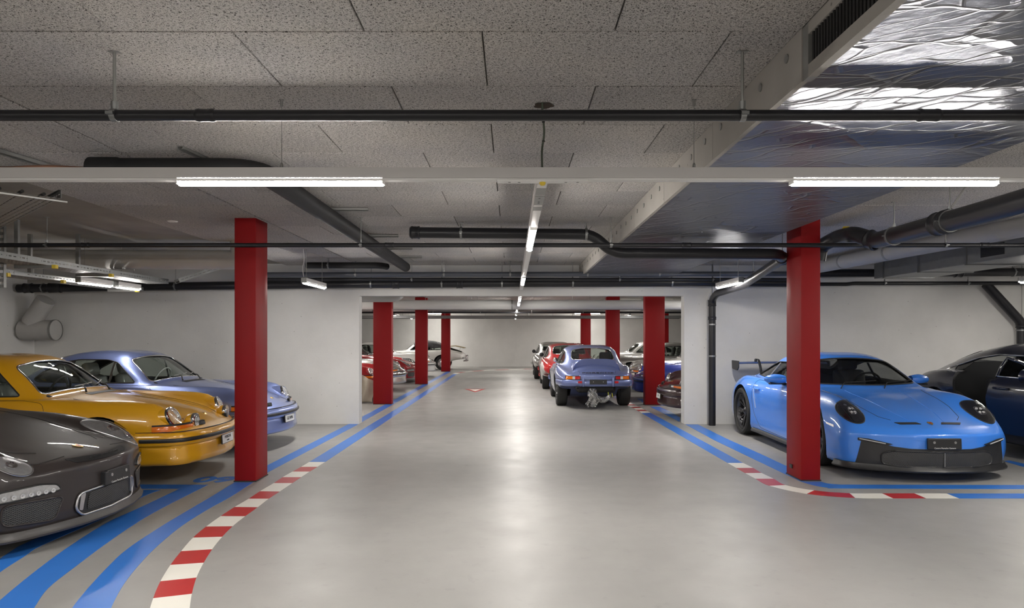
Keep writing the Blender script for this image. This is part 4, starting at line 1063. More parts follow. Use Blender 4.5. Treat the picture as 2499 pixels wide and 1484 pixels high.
GT = rows(0, [
 (0.00, .14, .68, [(.85, .29), (.85, .39), (.81, .465), (.60, .490), (.30, .498), (0, .500)]),
 (0.05, .12, .74, [(.885, .30), (.88, .42), (.828, .515), (.59, .530), (.30, .532), (0, .534)]),
 (0.18, .11, .76, [(.902, .33), (.892, .49), (.805, .628), (.565, .580), (.30, .572), (0, .574)]),
 (0.35, .11, .77, [(.912, .36), (.902, .57), (.775, .727), (.535, .635), (.30, .622), (0, .624)]),
 (0.60, .11, .78, [(.918, .38), (.91, .63), (.745, .798), (.525, .700), (.30, .684), (0, .688)]),
 (0.95, .11, .78, [(.922, .40), (.912, .67), (.735, .836), (.525, .770), (.30, .756), (0, .760)]),
 (1.30, .11, .785, [(.91, .42), (.898, .70), (.755, .842), (.57, .818), (.30, .814), (0, .818)]),
 (1.50, .11, .785, [(.90, .44), (.888, .72), (.80, .843), (.72, .850), (.42, .858), (0, .866)]),
 (1.68, .11, .785, [(.895, .44), (.882, .73), (.828, .845), (.785, .855), (.722, .884), (0, .990)]),
 (1.85, .11, .785, [(.892, .44), (.88, .73), (.833, .847), (.79, .864), (.672, .985), (0, 1.102)]),
 (2.00, .11, .785, [(.892, .44), (.88, .73), (.833, .85), (.79, .868), (.618, 1.080), (0, 1.186)]),
 (2.15, .11, .785, [(.892, .44), (.88, .73), (.833, .85), (.787, .870), (.56, 1.160), (0, 1.238)]),
 (2.32, .11, .785, [(.893, .44), (.882, .73), (.833, .852), (.787, .872), (.54, 1.200), (0, 1.264)]),
 (2.50, .11, .785, [(.895, .44), (.885, .73), (.833, .855), (.785, .875), (.532, 1.215), (0, 1.279)]),
 (2.80, .11, .785, [(.905, .46), (.90, .74), (.843, .872), (.777, .895), (.522, 1.198), (0, 1.264)]),
 (3.10, .12, .80, [(.928, .48), (.928, .75), (.858, .885), (.76, .905), (.50, 1.13), (0, 1.205)]),
 (3.45, .13, .81, [(.942, .50), (.942, .75), (.865, .890), (.72, .908), (.475, 1.02), (0, 1.10)]),
 (3.80, .15, .81, [(.94, .50), (.93, .72), (.835, .852), (.67, .868), (.46, .925), (0, .985)]),
 (4.20, .18, .77, [(.89, .48), (.875, .66), (.77, .785), (.63, .812), (.46, .845), (0, .875)]),
 (4.48, .22, .71, [(.83, .46), (.81, .60), (.70, .70), (.60, .735), (.45, .765), (0, .785)]),
 (4.573, .26, .64, [(.76, .45), (.74, .58), (.65, .66), (.56, .69), (.42, .71), (0, .725)]),
])
G997 = [(s_, [(y * .975, z) for y, z in r]) for s_, r in GT]
_f = {0.00: (.505, .535, .545, .548), 0.05: (.565, .570, .575, .578), 0.18: (.662, .612, .611, .614), 0.35: (.728, .650, .650, .655), 0.60: (.775, .705, .702, .706), 0.95: (.815, .780, .775, .778), 1.30: (.832, .838, .840, .842), 1.50: (.845, .862, .872, .876)}
G997 = [(s_, [(r[i][0], (_f[s_][i - 5] if s_ in _f and i >= 5 else r[i][1])) for i in range(9)]) for s_, r in G997]
SEDAN = [(s_ * 1.094 + (0.10 if s_ > 2.0 else 0.0) * min(1, (s_ - 2.0)), [(y * 1.03, z * 1.08 + 0.02 if z < 0.90 else 0.992 + (z - 0.90) * 1.10) for y, z in r]) for s_, r in GT]
SEDAN = [(s_, [(y, z + (.11 * math.exp(-((s_ - 4.05) / .62) ** 2) if i >= 7 else .03 * math.exp(-((s_ - 4.3) / .6) ** 2) if i >= 4 else 0.0)) for i, (y, z) in enumerate(r)]) for s_, r in SEDAN]
SPEC = {
 'classic': dict(table=CLASSIC, L=4.147, bf=0.20, br=0.16, half=0.80, wheels=((0.915, .66, .318, .185), (3.168, .665, .318, .20)), arch=(.383, .375), archy=.50,
                 cav=(1.36, 3.45), floor=.42,
                 dlo=smooth_outline([(1.72, .895), (2.02, 1.150), (2.16, 1.186), (2.55, 1.190), (2.80, 1.148), (3.06, 1.02), (3.15, .935), (3.05, .900), (2.3, .888)], .04),
                 ws=smooth_outline([(-.602, .902), (-.487, 1.185), (-.25, 1.222), (0, 1.230), (.25, 1.222), (.487, 1.185), (.602, .902), (.3, .928), (0, .938), (-.3, .932)], [.05, .06, .1, .1, .1, .06, .05, .1, .1, .1]), ws_s=(1.15, 2.3),
                 rw=smooth_outline([(-.47, .995), (-.435, 1.195), (-.2, 1.238), (.2, 1.238), (.435, 1.195), (.47, .995), (0, 1.0)], [.06, .06, .1, .1, .06, .06, .1]), rw_s=(2.62, 3.9)),
 'gt': dict(table=GT, L=4.573, bf=0.34, br=0.22, half=0.90, wheels=((1.00, .775, .345, .255), (3.487, .79, .36, .315)), arch=(.395, .405), archy=.58,
                 cav=(1.46, 3.7), floor=.42,
                 dlo=smooth_outline([(1.86, .908), (2.14, 1.085), (2.40, 1.142), (2.80, 1.135), (3.14, 1.055), (3.43, .960), (3.36, .925), (2.3, .895)], .05),
                 ws=smooth_outline([(-.685, .905), (-.515, 1.165), (-.25, 1.200), (0, 1.208), (.25, 1.200), (.515, 1.165), (.685, .905), (.3, .890), (0, .888), (-.3, .895)], [.05, .06, .1, .1, .1, .06, .05, .1, .1, .1]), ws_s=(1.2, 2.6),
                 rw=smooth_outline([(-.43, 1.0), (-.40, 1.16), (0, 1.20), (.40, 1.16), (.43, 1.0), (0, 1.03)], [.05, .05, .1, .05, .05, .1]), rw_s=(2.7, 4.2)),
}
SPEC['gt997'] = dict(SPEC['gt'], table=G997, bf=0.28, half=.88)
SPEC['sedan'] = dict(SPEC['gt'], table=SEDAN, L=SEDAN[-1][0], wheels=((1.05, .80, .355, .26), (3.95, .80, .36, .30)), half=.93,
                 dlo=smooth_outline([(2.08, 1.00), (2.36, 1.17), (2.62, 1.235), (3.10, 1.240), (3.50, 1.185), (3.90, 1.065), (3.84, 1.02), (2.5, .985)], .05),
                 ws=[(y, .992 + (z - .90) * 1.10) for y, z in SPEC['gt']['ws']], rw=[(y, .992 + (z - .90) * 1.10) for y, z in SPEC['gt']['rw']], rw_s=(2.95, 4.8), ws_s=(1.3, 2.9), cav=(1.6, 4.15))
BODY = {}
def body_of(kind):
    """(uncut tree, cut mesh without materials assigned, spec) built once per kind"""
    if kind in BODY: return BODY[kind]
    S = SPEC[kind]; lf = Loft(S['table'], S['bf'], S['br'], S['L'], S['half'])
    slot = simple('paint_slot', (.5, .5, .5)); me = lf.solid().mesh('body_shell', slot)
    tree = bvh_of(me)
    cut = []
    for (s_, y, r, w), ra in zip(S['wheels'], S['arch']):
        for sg in (-1, 1):
            m = MB(); m.lathe([(ra, S['archy'] * sg), (ra, 1.2 * sg)], (-s_, 0, r), (0, 1, 0), 40, True); cut.append(m.mesh('arch', M_BLACK))
    cav = lf.solid(S['cav'][0], S['cav'][1], 0.035, S['floor'], 0.08).mesh('cav', M_INTERIOR); cut.append(cav)
    for sg in (-1, 1):
        m = MB(); m.prism([(-p[0], p[1]) for p in S['dlo']], 'y', 0.2 * sg, 1.1 * sg); cut.append(m.mesh('dlo', M_TRIM))
    cut.append(MB().prism(S['ws'], 'x', -S['ws_s'][0], -S['ws_s'][1]).mesh('ws', M_TRIM))
    cut.append(MB().prism(S['rw'], 'x', -S['rw_s'][0], -S['rw_s'][1]).mesh('rw', M_TRIM))
    if kind == 'sedan':
        m = MB(); m.prism(smooth_outline([(-2.58, .34), (-2.58, .97), (-2.60, 1.215), (-2.95, 1.235), (-3.46, 1.165), (-3.62, 1.05), (-3.52, .70), (-3.36, .34)], .06), 'y', -0.55, -1.1); cut.append(m.mesh('dooropen', M_INTERIOR))
    out = boolean(me, cut)
    shade(out, 38)
    BODY[kind] = (tree, out, S); return BODY[kind]
def car_body(root, kind, mat):
    tree, me, S = body_of(kind); m = me.copy()
    for i, mm in enumerate(m.materials):
        if mm and mm.name == 'paint_slot': m.materials[i] = mat
    return link('body_shell', m, root), tree, S
def glazing(root, tree, S, glass, seal=M_TRIM, chrome=None, rear=True, front=True, sides=(-1, 1), sr=0.008):
    if front:
        o = conform(tree, 'f', S['ws'], -0.012, 0.004, 0.09).build('windshield', glass, root, 60)
        line_on(tree, 'f', S['ws'], sr, 0.001, closed=True, step=0.03, n=8).build('windshield_seal', chrome or seal, root, 60)
    if rear:
        conform(tree, 'r', S['rw'], -0.012, 0.004, 0.09).build('rear_window', glass, root, 60)
        line_on(tree, 'r', S['rw'], sr, 0.001, closed=True, step=0.03, n=8).build('rear_window_seal', chrome or seal, root, 60)
    for sg in sides:
        conform(tree, 's', S['dlo'], -0.012, 0.004, 0.12, side=sg).build('side_window', glass, root, 60)
        line_on(tree, 's', S['dlo'], sr * 0.8, 0.0, side=sg, closed=True, step=0.03, n=8).build('side_window_seal', seal, root, 60)
def interior(root, S, seat=M_SEAT, wheel_y=0.36, s_seat=2.35, s_dash=1.62, zd=0.90, high=0.0, wheel_mat=M_TRIM, rear=True):
    for y in (-0.36, 0.36):
        st = MB().bbox((-s_seat - 0.02, y - 0.22, 0.42), (-s_seat + 0.48, y + 0.22, 0.58), 0.05).build('seat', seat, root, 60)
        M = Matrix.Translation((-s_seat - 0.02, y, 0.55)) @ Matrix.Rotation(R(-14), 4, 'Y')
        MB().bbox((-0.12, -0.22, -0.05), (0.02, 0.22, 0.44 + high), 0.06, M).build('seat_back', seat, st, 60)
        MB().bbox((-0.10, -0.13, 0.44 + high), (0.0, 0.13, 0.62 + high), 0.04, M).build('headrest', seat, st, 60)
    MB().bbox((-s_dash - 0.22, -0.62, zd - 0.25), (-s_dash + 0.14, 0.62, zd), 0.05).build('dashboard', M_INTERIOR, root, 60)
    c = Vector((-s_dash - 0.36, wheel_y, zd - 0.03)); ax = Vector((-1, 0, 0.42)).normalized()
    m = MB(); u = Vector((0, 1, 0)); w = ax.cross(u); pts = [c + u * (0.185 * math.cos(2 * math.pi * k / 28)) + w * (0.185 * math.sin(2 * math.pi * k / 28)) for k in range(29)]
    m.tube(pts, 0.013, 8); m.tube([c - u * 0.18, c + u * 0.18], 0.010, 6); m.tube([c, c - w * 0.18 if w.z > 0 else c + w * 0.18], 0.010, 6); m.tube([c, c - ax * 0.25], 0.02, 8)
    m.build('steering_wheel', wheel_mat, root, 60)
    if rear: MB().bbox((-s_seat - 0.75, -0.55, 0.45), (-s_seat - 0.55, 0.55, 0.92), 0.05).build('rear_seat', M_SEAT, root, 60)
def oriented(normal, up=Vector((0, 0, 1))):
    """matrix whose local x axis is `normal`"""
    x = Vector(normal).normalized(); y = up.cross(x).normalized(); z = x.cross(y)
    return Matrix(((x.x, y.x, z.x, 0), (x.y, y.y, z.y, 0), (x.z, y.z, z.z, 0), (0, 0, 0, 1)))
def round_lamp(root, name, c, nrm, r, bezel=M_CHROME, depth=0.05, back=None):
    """round headlamp with bezel ring, reflector bowl and glass lens"""
    nrm = Vector(nrm).normalized(); c = Vector(c)
    h = MB().lathe([(r * 0.86, -depth), (r * 1.04, -depth), (r * 1.09, -0.006), (r * 1.05, 0.008), (r * 0.93, 0.012), (r * 0.90, 0.004)], c, nrm, 32).build(name, bezel, root, 50)
    MB().lathe([(r * 0.90, 0.004), (r * 0.75, -0.02), (r * 0.5, -0.04), (r * 0.18, -0.048), (0.0005, -0.048)], c, nrm, 28).build('reflector', M_CHROME, h, 50)
    MB().lathe([(0.014, -0.046), (0.014, -0.02), (0.0005, -0.014)], c, nrm, 12).build('bulb', M_CLEARLENS, h, 50)
    MB().lathe([(r * 0.925, 0.004), (r * 0.8, 0.012), (r * 0.55, 0.019), (r * 0.25, 0.023), (0.0005, 0.024)], c, nrm, 28).build('lens', M_LENSRIB, h, 60)
    if back:
        MB().lathe([(r * 1.0, -0.004), (r * 1.06, -0.03), (r * 0.95, -0.075), (r * 0.6, -0.11), (0.0005, -0.12)], c, nrm, 28).build('lamp_shell', back, h, 50)
    return h
def mat_lens():
    m = bpy.data.materials.new('ribbed_lamp_glass'); m.use_nodes = True; nt = m.node_tree; nt.nodes.clear(); L = nt.links.new
    out = N(nt, 'ShaderNodeOutputMaterial'); tr = N(nt, 'ShaderNodeBsdfTransparent'); tr.inputs[0].default_value = (.95, .95, .94, 1)
    df = N(nt, 'ShaderNodeBsdfDiffuse'); df.inputs[0].default_value = (.75, .75, .73, 1); gl = N(nt, 'ShaderNodeBsdfGlossy'); gl.inputs['Roughness'].default_value = .06
    tc = N(nt, 'ShaderNodeTexCoord'); wv = N(nt, 'ShaderNodeTexWave', Scale=18.0, Distortion=1.5, bands_direction='Y'); L(tc.outputs['Object'], wv.inputs['Vector'])
    rr = ramp(nt, wv.outputs['Fac'], [(0.2, 0.12), (0.8, 0.42)])
    m1 = N(nt, 'ShaderNodeMixShader'); L(rr.outputs[0], m1.inputs[0]); L(tr.outputs[0], m1.inputs[1]); L(df.outputs[0], m1.inputs[2])
    fr = fresnel2(nt, 1.5); m2 = N(nt, 'ShaderNodeMixShader'); L(fr.outputs[0], m2.inputs[0]); L(m1.outputs[0], m2.inputs[1]); L(gl.outputs[0], m2.inputs[2])
    L(m2.outputs[0], out.inputs[0]); return m
M_LENSRIB = mat_lens()
def bucket(root, tree, c, nrm, r, mat, sg):
    """body-coloured fender end that carries a round headlamp"""
    nrm = Vector(nrm).normalized(); rings = []; n = 28
    for k in range(9):
        t = k / 8; e = t * t * (3 - 2 * t); ax = nrm.lerp(Vector((1, 0, 0)), e).normalized(); s_ = -c.x + .02 + .50 * t
        rad = r * 1.085 + .03 * e
        y = c.y + sg * .004 * t; top = cast(tree, 't', (s_, y))[0].z
        cz = (c.z - .004) * (1 - e) + (top - rad - .006) * e; cc = Vector((c.x - .014 - .50 * t, y, cz))
        u = Vector((0, 1, 0)); u = (u - ax * u.dot(ax)).normalized(); w = ax.cross(u)
        rings.append([cc + u * (rad * math.cos(2 * math.pi * q / n)) + w * (rad * math.sin(2 * math.pi * q / n)) for q in range(n)])
    m = MB(); m.ring(rings, True, True); return m.build('headlight_bucket', mat, root, 50)
def place(root, nose, heading_deg):
    root.location = (nose[0], nose[1], 0); root.rotation_euler = (0, 0, R(heading_deg)); return root
def new_car(name, label, nose, heading, group=None):
    """root empty at the nose line on the ground"""
    r = empty(name); tag(r, label, 'car', group); place(r, nose, heading); return r
def mat_crumple():
    m = bpy.data.materials.new('crumpled_clear_plastic'); m.use_nodes = True; nt = m.node_tree; nt.nodes.clear(); L = nt.links.new
    out = N(nt, 'ShaderNodeOutputMaterial'); tr = N(nt, 'ShaderNodeBsdfTransparent'); gl = N(nt, 'ShaderNodeBsdfGlossy'); gl.inputs['Roughness'].default_value = .22; gl.inputs[0].default_value = (.8, .8, .8, 1)
    tc = N(nt, 'ShaderNodeTexCoord'); n = N(nt, 'ShaderNodeTexVoronoi', feature='DISTANCE_TO_EDGE', Scale=22.0); L(tc.outputs['Object'], n.inputs['Vector'])
    bp = N(nt, 'ShaderNodeBump', Strength=1.0, Distance=.03); L(n.outputs['Distance'], bp.inputs['Height']); L(bp.outputs['Normal'], gl.inputs['Normal'])
    rr = ramp(nt, n.outputs['Distance'], [(0.0, .75), (.12, .25), (.4, .12)]); mx = N(nt, 'ShaderNodeMixShader')
    L(rr.outputs[0], mx.inputs[0]); L(tr.outputs[0], mx.inputs[1]); L(gl.outputs[0], mx.inputs[2]); L(mx.outputs[0], out.inputs[0]); return m
M_CRUMPLE = mat_crumple()
# ------------------------------------------------------------------ classic rear-engined coupe
def classic(label, nose, heading, mat, glass=M_GLASS, detail=2, fog=False, plate=None, ducktail=False, bumpers='rubber', roof_mat=None, seat=M_SEAT, wheel_rim=M_ALU, soft_top=False, front=True, rear=False, rim_mat_trim=M_CHROME, wheel_mat=M_TRIM, name='car', wide=False):
    r = new_car(name, label, nose, heading)
    body, tree, S = car_body(r, 'classic', mat)
    make_wheels(r, [(s_, y * sg * (1.015 if wide else 1), rr, w * (1.15 if wide else 1)) for s_, y, rr, w in S['wheels'] for sg in (-1, 1)], 'fuchs', wheel_rim)
    glazing(r, tree, S, glass, chrome=rim_mat_trim, sr=0.009 if detail > 1 else 0.012)
    interior(r, S, seat=seat, wheel_mat=wheel_mat)
    for sg in (-1, 1):
        # vent-window bar, B-pillar, shut lines, sill trim
        conform(tree, 's', [(2.055, .89), (2.085, .89), (2.075, 1.165), (2.05, 1.165)], 0.0, 0.012, 0.1, side=sg).build('vent_window_bar', rim_mat_trim, r)
        conform(tree, 's', [(2.63, .89), (2.675, .89), (2.655, 1.175), (2.615, 1.175)], 0.0, 0.012, 0.1, side=sg).build('door_pillar', M_TRIM, r)
        if detail > 1:
            line_on(tree, 's', smooth_outline([(1.66, .858), (1.47, .83), (1.41, .70), (1.43, .36), (1.5, .24), (2.57, .24), (2.66, .4), (2.67, .86)], .05), 0.0022, 0.0, side=sg, closed=True).build('door_seam', M_BLACK, r, 60)
            h = line_on(tree, 's', [(2.46, .775), (2.61, .775)], 0.011, 0.016, side=sg, n=8).build('door_handle', M_CHROME, r, 60)
        # round headlamp on the fender end
        c, n = cast(tree, 'f', (.615 * sg, .675)); nrm = Vector((1, .12 * sg, .47))
        round_lamp(r, 'headlight', c + nrm.normalized() * 0.002, nrm, .104)
        bucket(r, tree, c, nrm, .104, mat, sg)
        if front:
            # turn signal and horn grille: a strip that wraps round the fender corner
            full = girth(tree, .572, .46, .70, 10, 56)
            def part(y0, y1): return [p for p in full if p.y * sg > 0 and y0 <= abs(p.y) <= y1]
            side_ = [p for p in full if p.y * sg > 0 and abs(p.y) >= .46]
            lim = [p for p in side_ if -p.x < .40]
            for nm, pts_, mm, up in (('turn_signal', lim, M_AMBER, .030), ('side_light', part(.40, .475), M_CLEARLENS, .031), ('horn_grille', part(.30, .41), M_TRIM, .033)):
                if len(pts_) < 3: continue
                m, _ = swept(pts_, [(-.02, -.030), (.012, -.030), (.014, up * .3), (.004, up), (-.02, up)]); m.build(nm, mm, r, 40)
            ext = lim + part(.30, .475) if sg < 0 else part(.30, .475) + lim
            m, _ = swept([p for p in full if p.y * sg > 0 and abs(p.y) >= .30 and -p.x < .415], [(-.02, -.040), (.009, -.038), (.007, .037), (-.02, .040)]); m.build('signal_seal', M_BLACK, r, 40)
            gp = part(.31, .40)
            for k in range(4):
                if len(gp) > 2:
                    m, _ = swept(gp, [(.010, -.022 + k * .014), (.019, -.020 + k * .014), (.010, -.016 + k * .014)]); m.build('grille_bar', M_BLACK, r)
        if detail > 1 and front:
            y0 = .30 if sg > 0 else -.16
            base = cast(tree, 't', (1.36 + .02, y0))[0] + Vector((0, 0, .004))
            q = [cast(tree, 'f', (y0 + d, .95 + e))[0] + Vector((.022, 0, .010)) for d, e in ((.07, .0), (.18, .015), (.30, .022))]
            wp_ = MB().tube([base, base.lerp(q[0], .5) + Vector((.01, 0, .02)), q[0], q[1]], [.011, .008, .006, .004], 6).build('wiper', M_TRIM, r, 60)
            MB().tube([cast(tree, 'f', (y0 - .02, .955))[0] + Vector((.014, 0, .006)), q[1] + Vector((-.006, 0, -.002)), q[2]], 0.006, 6).build('wiper_blade', M_ZINC, wp_)
    if front:
        # body-coloured bumper with black strip, seam above it, valance below: all wrap round to the wheel arch
        sE = .552
        path = girth(tree, .455, sE)
        m, _ = swept(path, [(-.02, .070), (.010, .074), (.030, .055), (.034, .02), (.034, -.03), (.020, -.05), (-.02, -.055)])
        bo = m.build('front_bumper', mat if bumpers != 'chrome' else M_CHROME, r, 40)
        m, _ = swept(girth(tree, .455, sE), [(.006, .080), (.006, .086), (.0, .088), (-.01, .084)]); m.build('bumper_seam', M_BLACK, r, 60)
        if bumpers != 'none':
            m, _ = swept(path[1:-1], [(.030, .024), (.046, .020), (.052, .004), (.046, -.014), (.030, -.018)]); m.build('rubber_strip', M_TRIM, bo, 50)
        path = girth(tree, .335, .50, .62)
        m, _ = swept(path, [(-.05, .06), (.004, .055), (.012, .03), (.010, -.02), (.022, -.06), (.024, -.105), (.006, -.128), (-.05, -.13)]); m.build('front_valance', mat, r, 50)
        # hood shut line, badge, cowl grille
        line_on(tree, 't', [(1.30, .53), (1.0, .47), (.5, .44), (.25, .41), (.12, .34)], 0.0028, 0.0, step=.05).build('hood_seam', M_BLACK, r, 60)
        line_on(tree, 't', [(1.30, -.53), (1.0, -.47), (.5, -.44), (.25, -.41), (.12, -.34)], 0.0028, 0.0, step=.05).build('hood_seam', M_BLACK, r, 60)
        conform(tree, 't', rrect(.075, .50, .01, 3, 1.31, 0.0), 0.004, 0.01, 0.06).build('cowl_grille', M_BLACK, r, 50)
        c, n = cast(tree, 't', (.20, 0.0))
        b = MB().lathe([(0.028, -.004), (0.028, .003), (0.012, .008), (0.0005, .009)], c, n, 5, True).build('hood_badge', M_GOLD, r)
        if fog:
            for sg in (-1, 1):
                c, n = cast(tree, 'f', (.42 * sg, .595)); cc = c + Vector((.045, 0, .028))
                round_lamp(r, 'fog_lamp', cc, (1, .04 * sg, .05), .068, M_CHROME, 0.03, back=mat)
                MB().tube([c + Vector((0.0, 0, -.03)), cc + Vector((-.05, 0, -.06))], 0.012, 8).build('lamp_bracket', M_CHROME, r)
        if plate:
            M = Matrix.Translation((0.055, 0.0, .375)) @ Matrix.Rotation(R(-4), 4, 'Y')
            pl = MB().bbox((-.012, -.16, -.052), (0.0, .16, .052), 0.004, M).build('number_plate', M_TRIM, r)
            MB().box((0.0, -.15, -.045), (0.002, .15, .045), M).build('plate_face', simple('plate_white', (.78, .78, .76), .4), pl)
            for i, (tx, sz, dz) in enumerate(plate):
                t = text_mesh('plate_text', tx, sz, M_BLACK, pl, 0.0006, bold=0.0008); t.matrix_local = M @ Matrix.Translation((0.0032, 0, dz)) @ Matrix.Rotation(R(90), 4, 'Z') @ Matrix.Rotation(R(90), 4, 'X')
            MB().box((-.06, -.10, -.05), (-.012, .10, .02), M).build('plate_bracket', simple('bracket_brown', (.20, .13, .05), .5), r)
    if rear:
        # tail lamps, bumper, lid letters, exhaust
        for sg in (-1, 1):
            seq = [(.36, .46, M_TAILRED), (.46, .51, M_CLEARLENS), (.51, .645, M_AMBER)]
            for a, b, mm in seq:
                conform(tree, 'r', [(a * sg, .622), (b * sg, .620), (b * sg * (.985 if b > .6 else 1), .682), (a * sg, .684)][::sg], 0.016, 0.03, 0.03).build('tail_lamp', mm, r, 60)
            line_on(tree, 'r', [(.355 * sg, .617), (.655 * sg, .615), (.642 * sg, .687), (.355 * sg, .689)], 0.007, 0.014, closed=True).build('lamp_seal', M_BLACK, r, 60)
            MB().bbox((-4.222, .37 * sg - .04, .545), (-4.19, .37 * sg + .04, .590), 0.006).build('reflector', M_TAILRED, r)
            MB().bbox((-4.225, .305 * sg - .022, .475), (-4.15, .305 * sg + .022, .665), 0.012).build('overrider', mat, r, 40)
        fr = [cast(tree, 'r', (.62 * k / 14, .56))[0] for k in range(-14, 15)]
        sd = [cast(tree, 's', (3.55 + k * .06, .56), -1)[0] for k in range(9) if 3.55 + k * .06 < -fr[0].x - .02]
        path = sd + fr + [Vector((p.x, -p.y, p.z)) for p in reversed(sd)]
        path = path[::-1]
        m, _ = swept(path, [(-.02, .045), (.018, .047), (.034, .025), (.034, -.04), (.020, -.075), (-.02, -.09)]); m.build('rear_bumper', mat, r, 40)
        m, _ = swept(path, [(.02, .052), (.02, .056), (0, .058), (-.01, .054)]); m.build('bumper_seam', M_BLACK, r, 60)
        for sg in (-1, 1): line_on(tree, 't', [(3.42, .50 * sg), (3.8, .42 * sg), (4.08, .36 * sg)], 0.003, 0.0).build('lid_seam', M_BLACK, r, 60)
        t = text_mesh('lid_letters', 'PORSCHE', 0.075, M_TRIM, r, 0.002, bold=0.001)
        c, n = cast(tree, 'r', (0, .748)); t.matrix_local = Matrix.Translation(c + n * 0.006) @ Matrix.Rotation(R(-90), 4, 'Z') @ Matrix.Rotation(math.acos(max(-1, min(1, -n.x))) * -1 + R(90), 4, 'X') @ Matrix.Diagonal((2.0, .55, 1, 1))
        pl = MB().bbox((-4.222, -.175, .525), (-4.198, .175, .62), 0.004).build('number_plate', M_TRIM, r)
        for y in (-.10, .10): MB().lathe([(.008, 0), (.008, .004), (.0005, .004)], (-4.222, y, .575), (-1, 0, 0), 10, True).build('plate_screw', M_ALU, pl)
        MB().lathe([(.035, 0), (.035, .16), (.028, .16), (.028, .02)], (-4.06, .42, .445), (-1, 0, 0), 18).build('exhaust_tip', M_TRIM, r, 50)
        MB().bbox((-3.92, -.40, .33), (-3.5, .40, .49), .05).build('engine_underside', M_BLACK, r)
        m = MB(); random.seed(3)
        for k in range(7):
            p = Vector((-4.02 - .05 * random.random(), .14 - .10 * random.random(), .42)); path = [p]
            for q in range(6): p = p + Vector((random.uniform(-.03, .03), random.uniform(-.045, .04), -.062)); path.append(p)
            m.tube(path, [.03, .045, .04, .035, .03, .04, .02], 7)
        for k in range(4):
            p = Vector((-4.02, .05, .27)); path = [p + Vector((0, -.065 * q, -.11 * math.sin(q * .62) + .016 * k)) for q in range(6)]
            m.tube(path, [.02, .035, .04, .04, .03, .01], 7)
        m.build('plastic_wrapping', M_CRUMPLE, r, 30)
        for y, z in ((-.23, .27), (-.31, .25)): MB().tube([(-3.98, y, z + .08), (-3.99, y - .01, z)], .009, 6).build('cable_plug', simple('yellow_plug', (.6, .6, .05), .5), r)
    if ducktail:
        rr = []
        for k in range(-24, 25):
            t = k / 24; y = t * .50; fall = 1 - abs(t) ** 7
            def top(st, yy, dz): return cast(tree, 't', (st, yy))[0] + Vector((0, 0, dz))
            c0 = top(3.42, y * .95, -.015); c1 = top(3.46, y * .95, .004); u1 = top(3.62, y, .004 + .045 * fall); u2 = top(3.76, y, .010); u2.z = u2.z * (1 - fall) + fall * (top(3.76, 0.0, 0.0).z + .085 - .02 * t * t)
            e = top(3.90, y, 0.0); z0 = top(3.90, 0.0, 0.0).z; e.z = e.z * (1 - fall) + fall * (z0 + .172 - .02 * t * t) + .004
            bk = e + Vector((-.012, 0, -.016)); md = top(3.93, y, .012 + .05 * fall); md.x = e.x + .022; low = top(3.985, y, .0); low2 = top(3.99, y, -.03)
            rr.append([c0, c1, u1, u2, e, bk, md, low, low2])
        m = MB(); m.ring(rr, True, True); m.build('ducktail_spoiler', mat, r, 50)
        mc = cast(tree, 's', (1.93, .93), 1)[0] + Vector((0, .05, .02))
        dm = MB().lathe([(.0005, .05), (.03, .046), (.05, .025), (.056, 0), (.052, -.004), (.0005, -.004)], mc, (1, 0, 0), 20).build('door_mirror', M_CHROME, r, 60)
        MB().tube([mc, mc + Vector((0, -.06, -.06))], .008, 6).build('mirror_stalk', M_CHROME, dm)
    if soft_top:
        o = conform(tree, 't', smooth_outline([(1.88, -.60), (1.84, 0), (1.88, .60), (2.8, .66), (3.25, .56), (3.3, 0), (3.25, -.56), (2.8, -.66)], .05), 0.012, 0.02, 0.1); o.build('soft_top', simple('black_canvas', (.03, .03, .032), .8), r, 60)
    if roof_mat:
        o = conform(tree, 't', smooth_outline([(1.90, -.46), (1.86, 0), (1.90, .46), (2.7, .46), (2.74, 0), (2.7, -.46)], .05), 0.004, 0.01, 0.1); o.build('roof_panel', roof_mat, r, 60)
    return r, tree, S
# ------------------------------------------------------------------ modern rear-engined sports car
def door_mirror(r, c, sg, mat, mat2=M_TRIM):
    c = Vector(c); m = MB(); rings = []
    for k in range(9):
        t = k / 8; y = sg * (.02 + .25 * t); rad = (.045 + .035 * math.sin(math.pi * min(1, t * .9 + .12))) * (1 if t < .95 else .55); 
        rings.append([c + Vector((-.02 + rad * 1.1 * math.cos(a) - .03 * t, y, rad * .85 * math.sin(a))) for a in [2 * math.pi * q / 16 for q in range(16)]])
    m.ring(rings); o = m.build('door_mirror', mat, r, 60)
    m = MB(); m.ring([[p + Vector((.002, 0, -.052)) * 1 for p in [c + Vector((-.02 + .05 * math.cos(a), sg * y, .018 * math.sin(a))) for a in [2 * math.pi * q / 12 for q in range(12)]]] for y in (.02, .22)])
    m.build('mirror_base', mat2, o, 60)
    MB().tube([c + Vector((-.02, sg * .06, -.05)), c + Vector((-.01, -sg * .06, -.09))], .02, 8).build('mirror_stalk', mat2, o, 60)
    return o
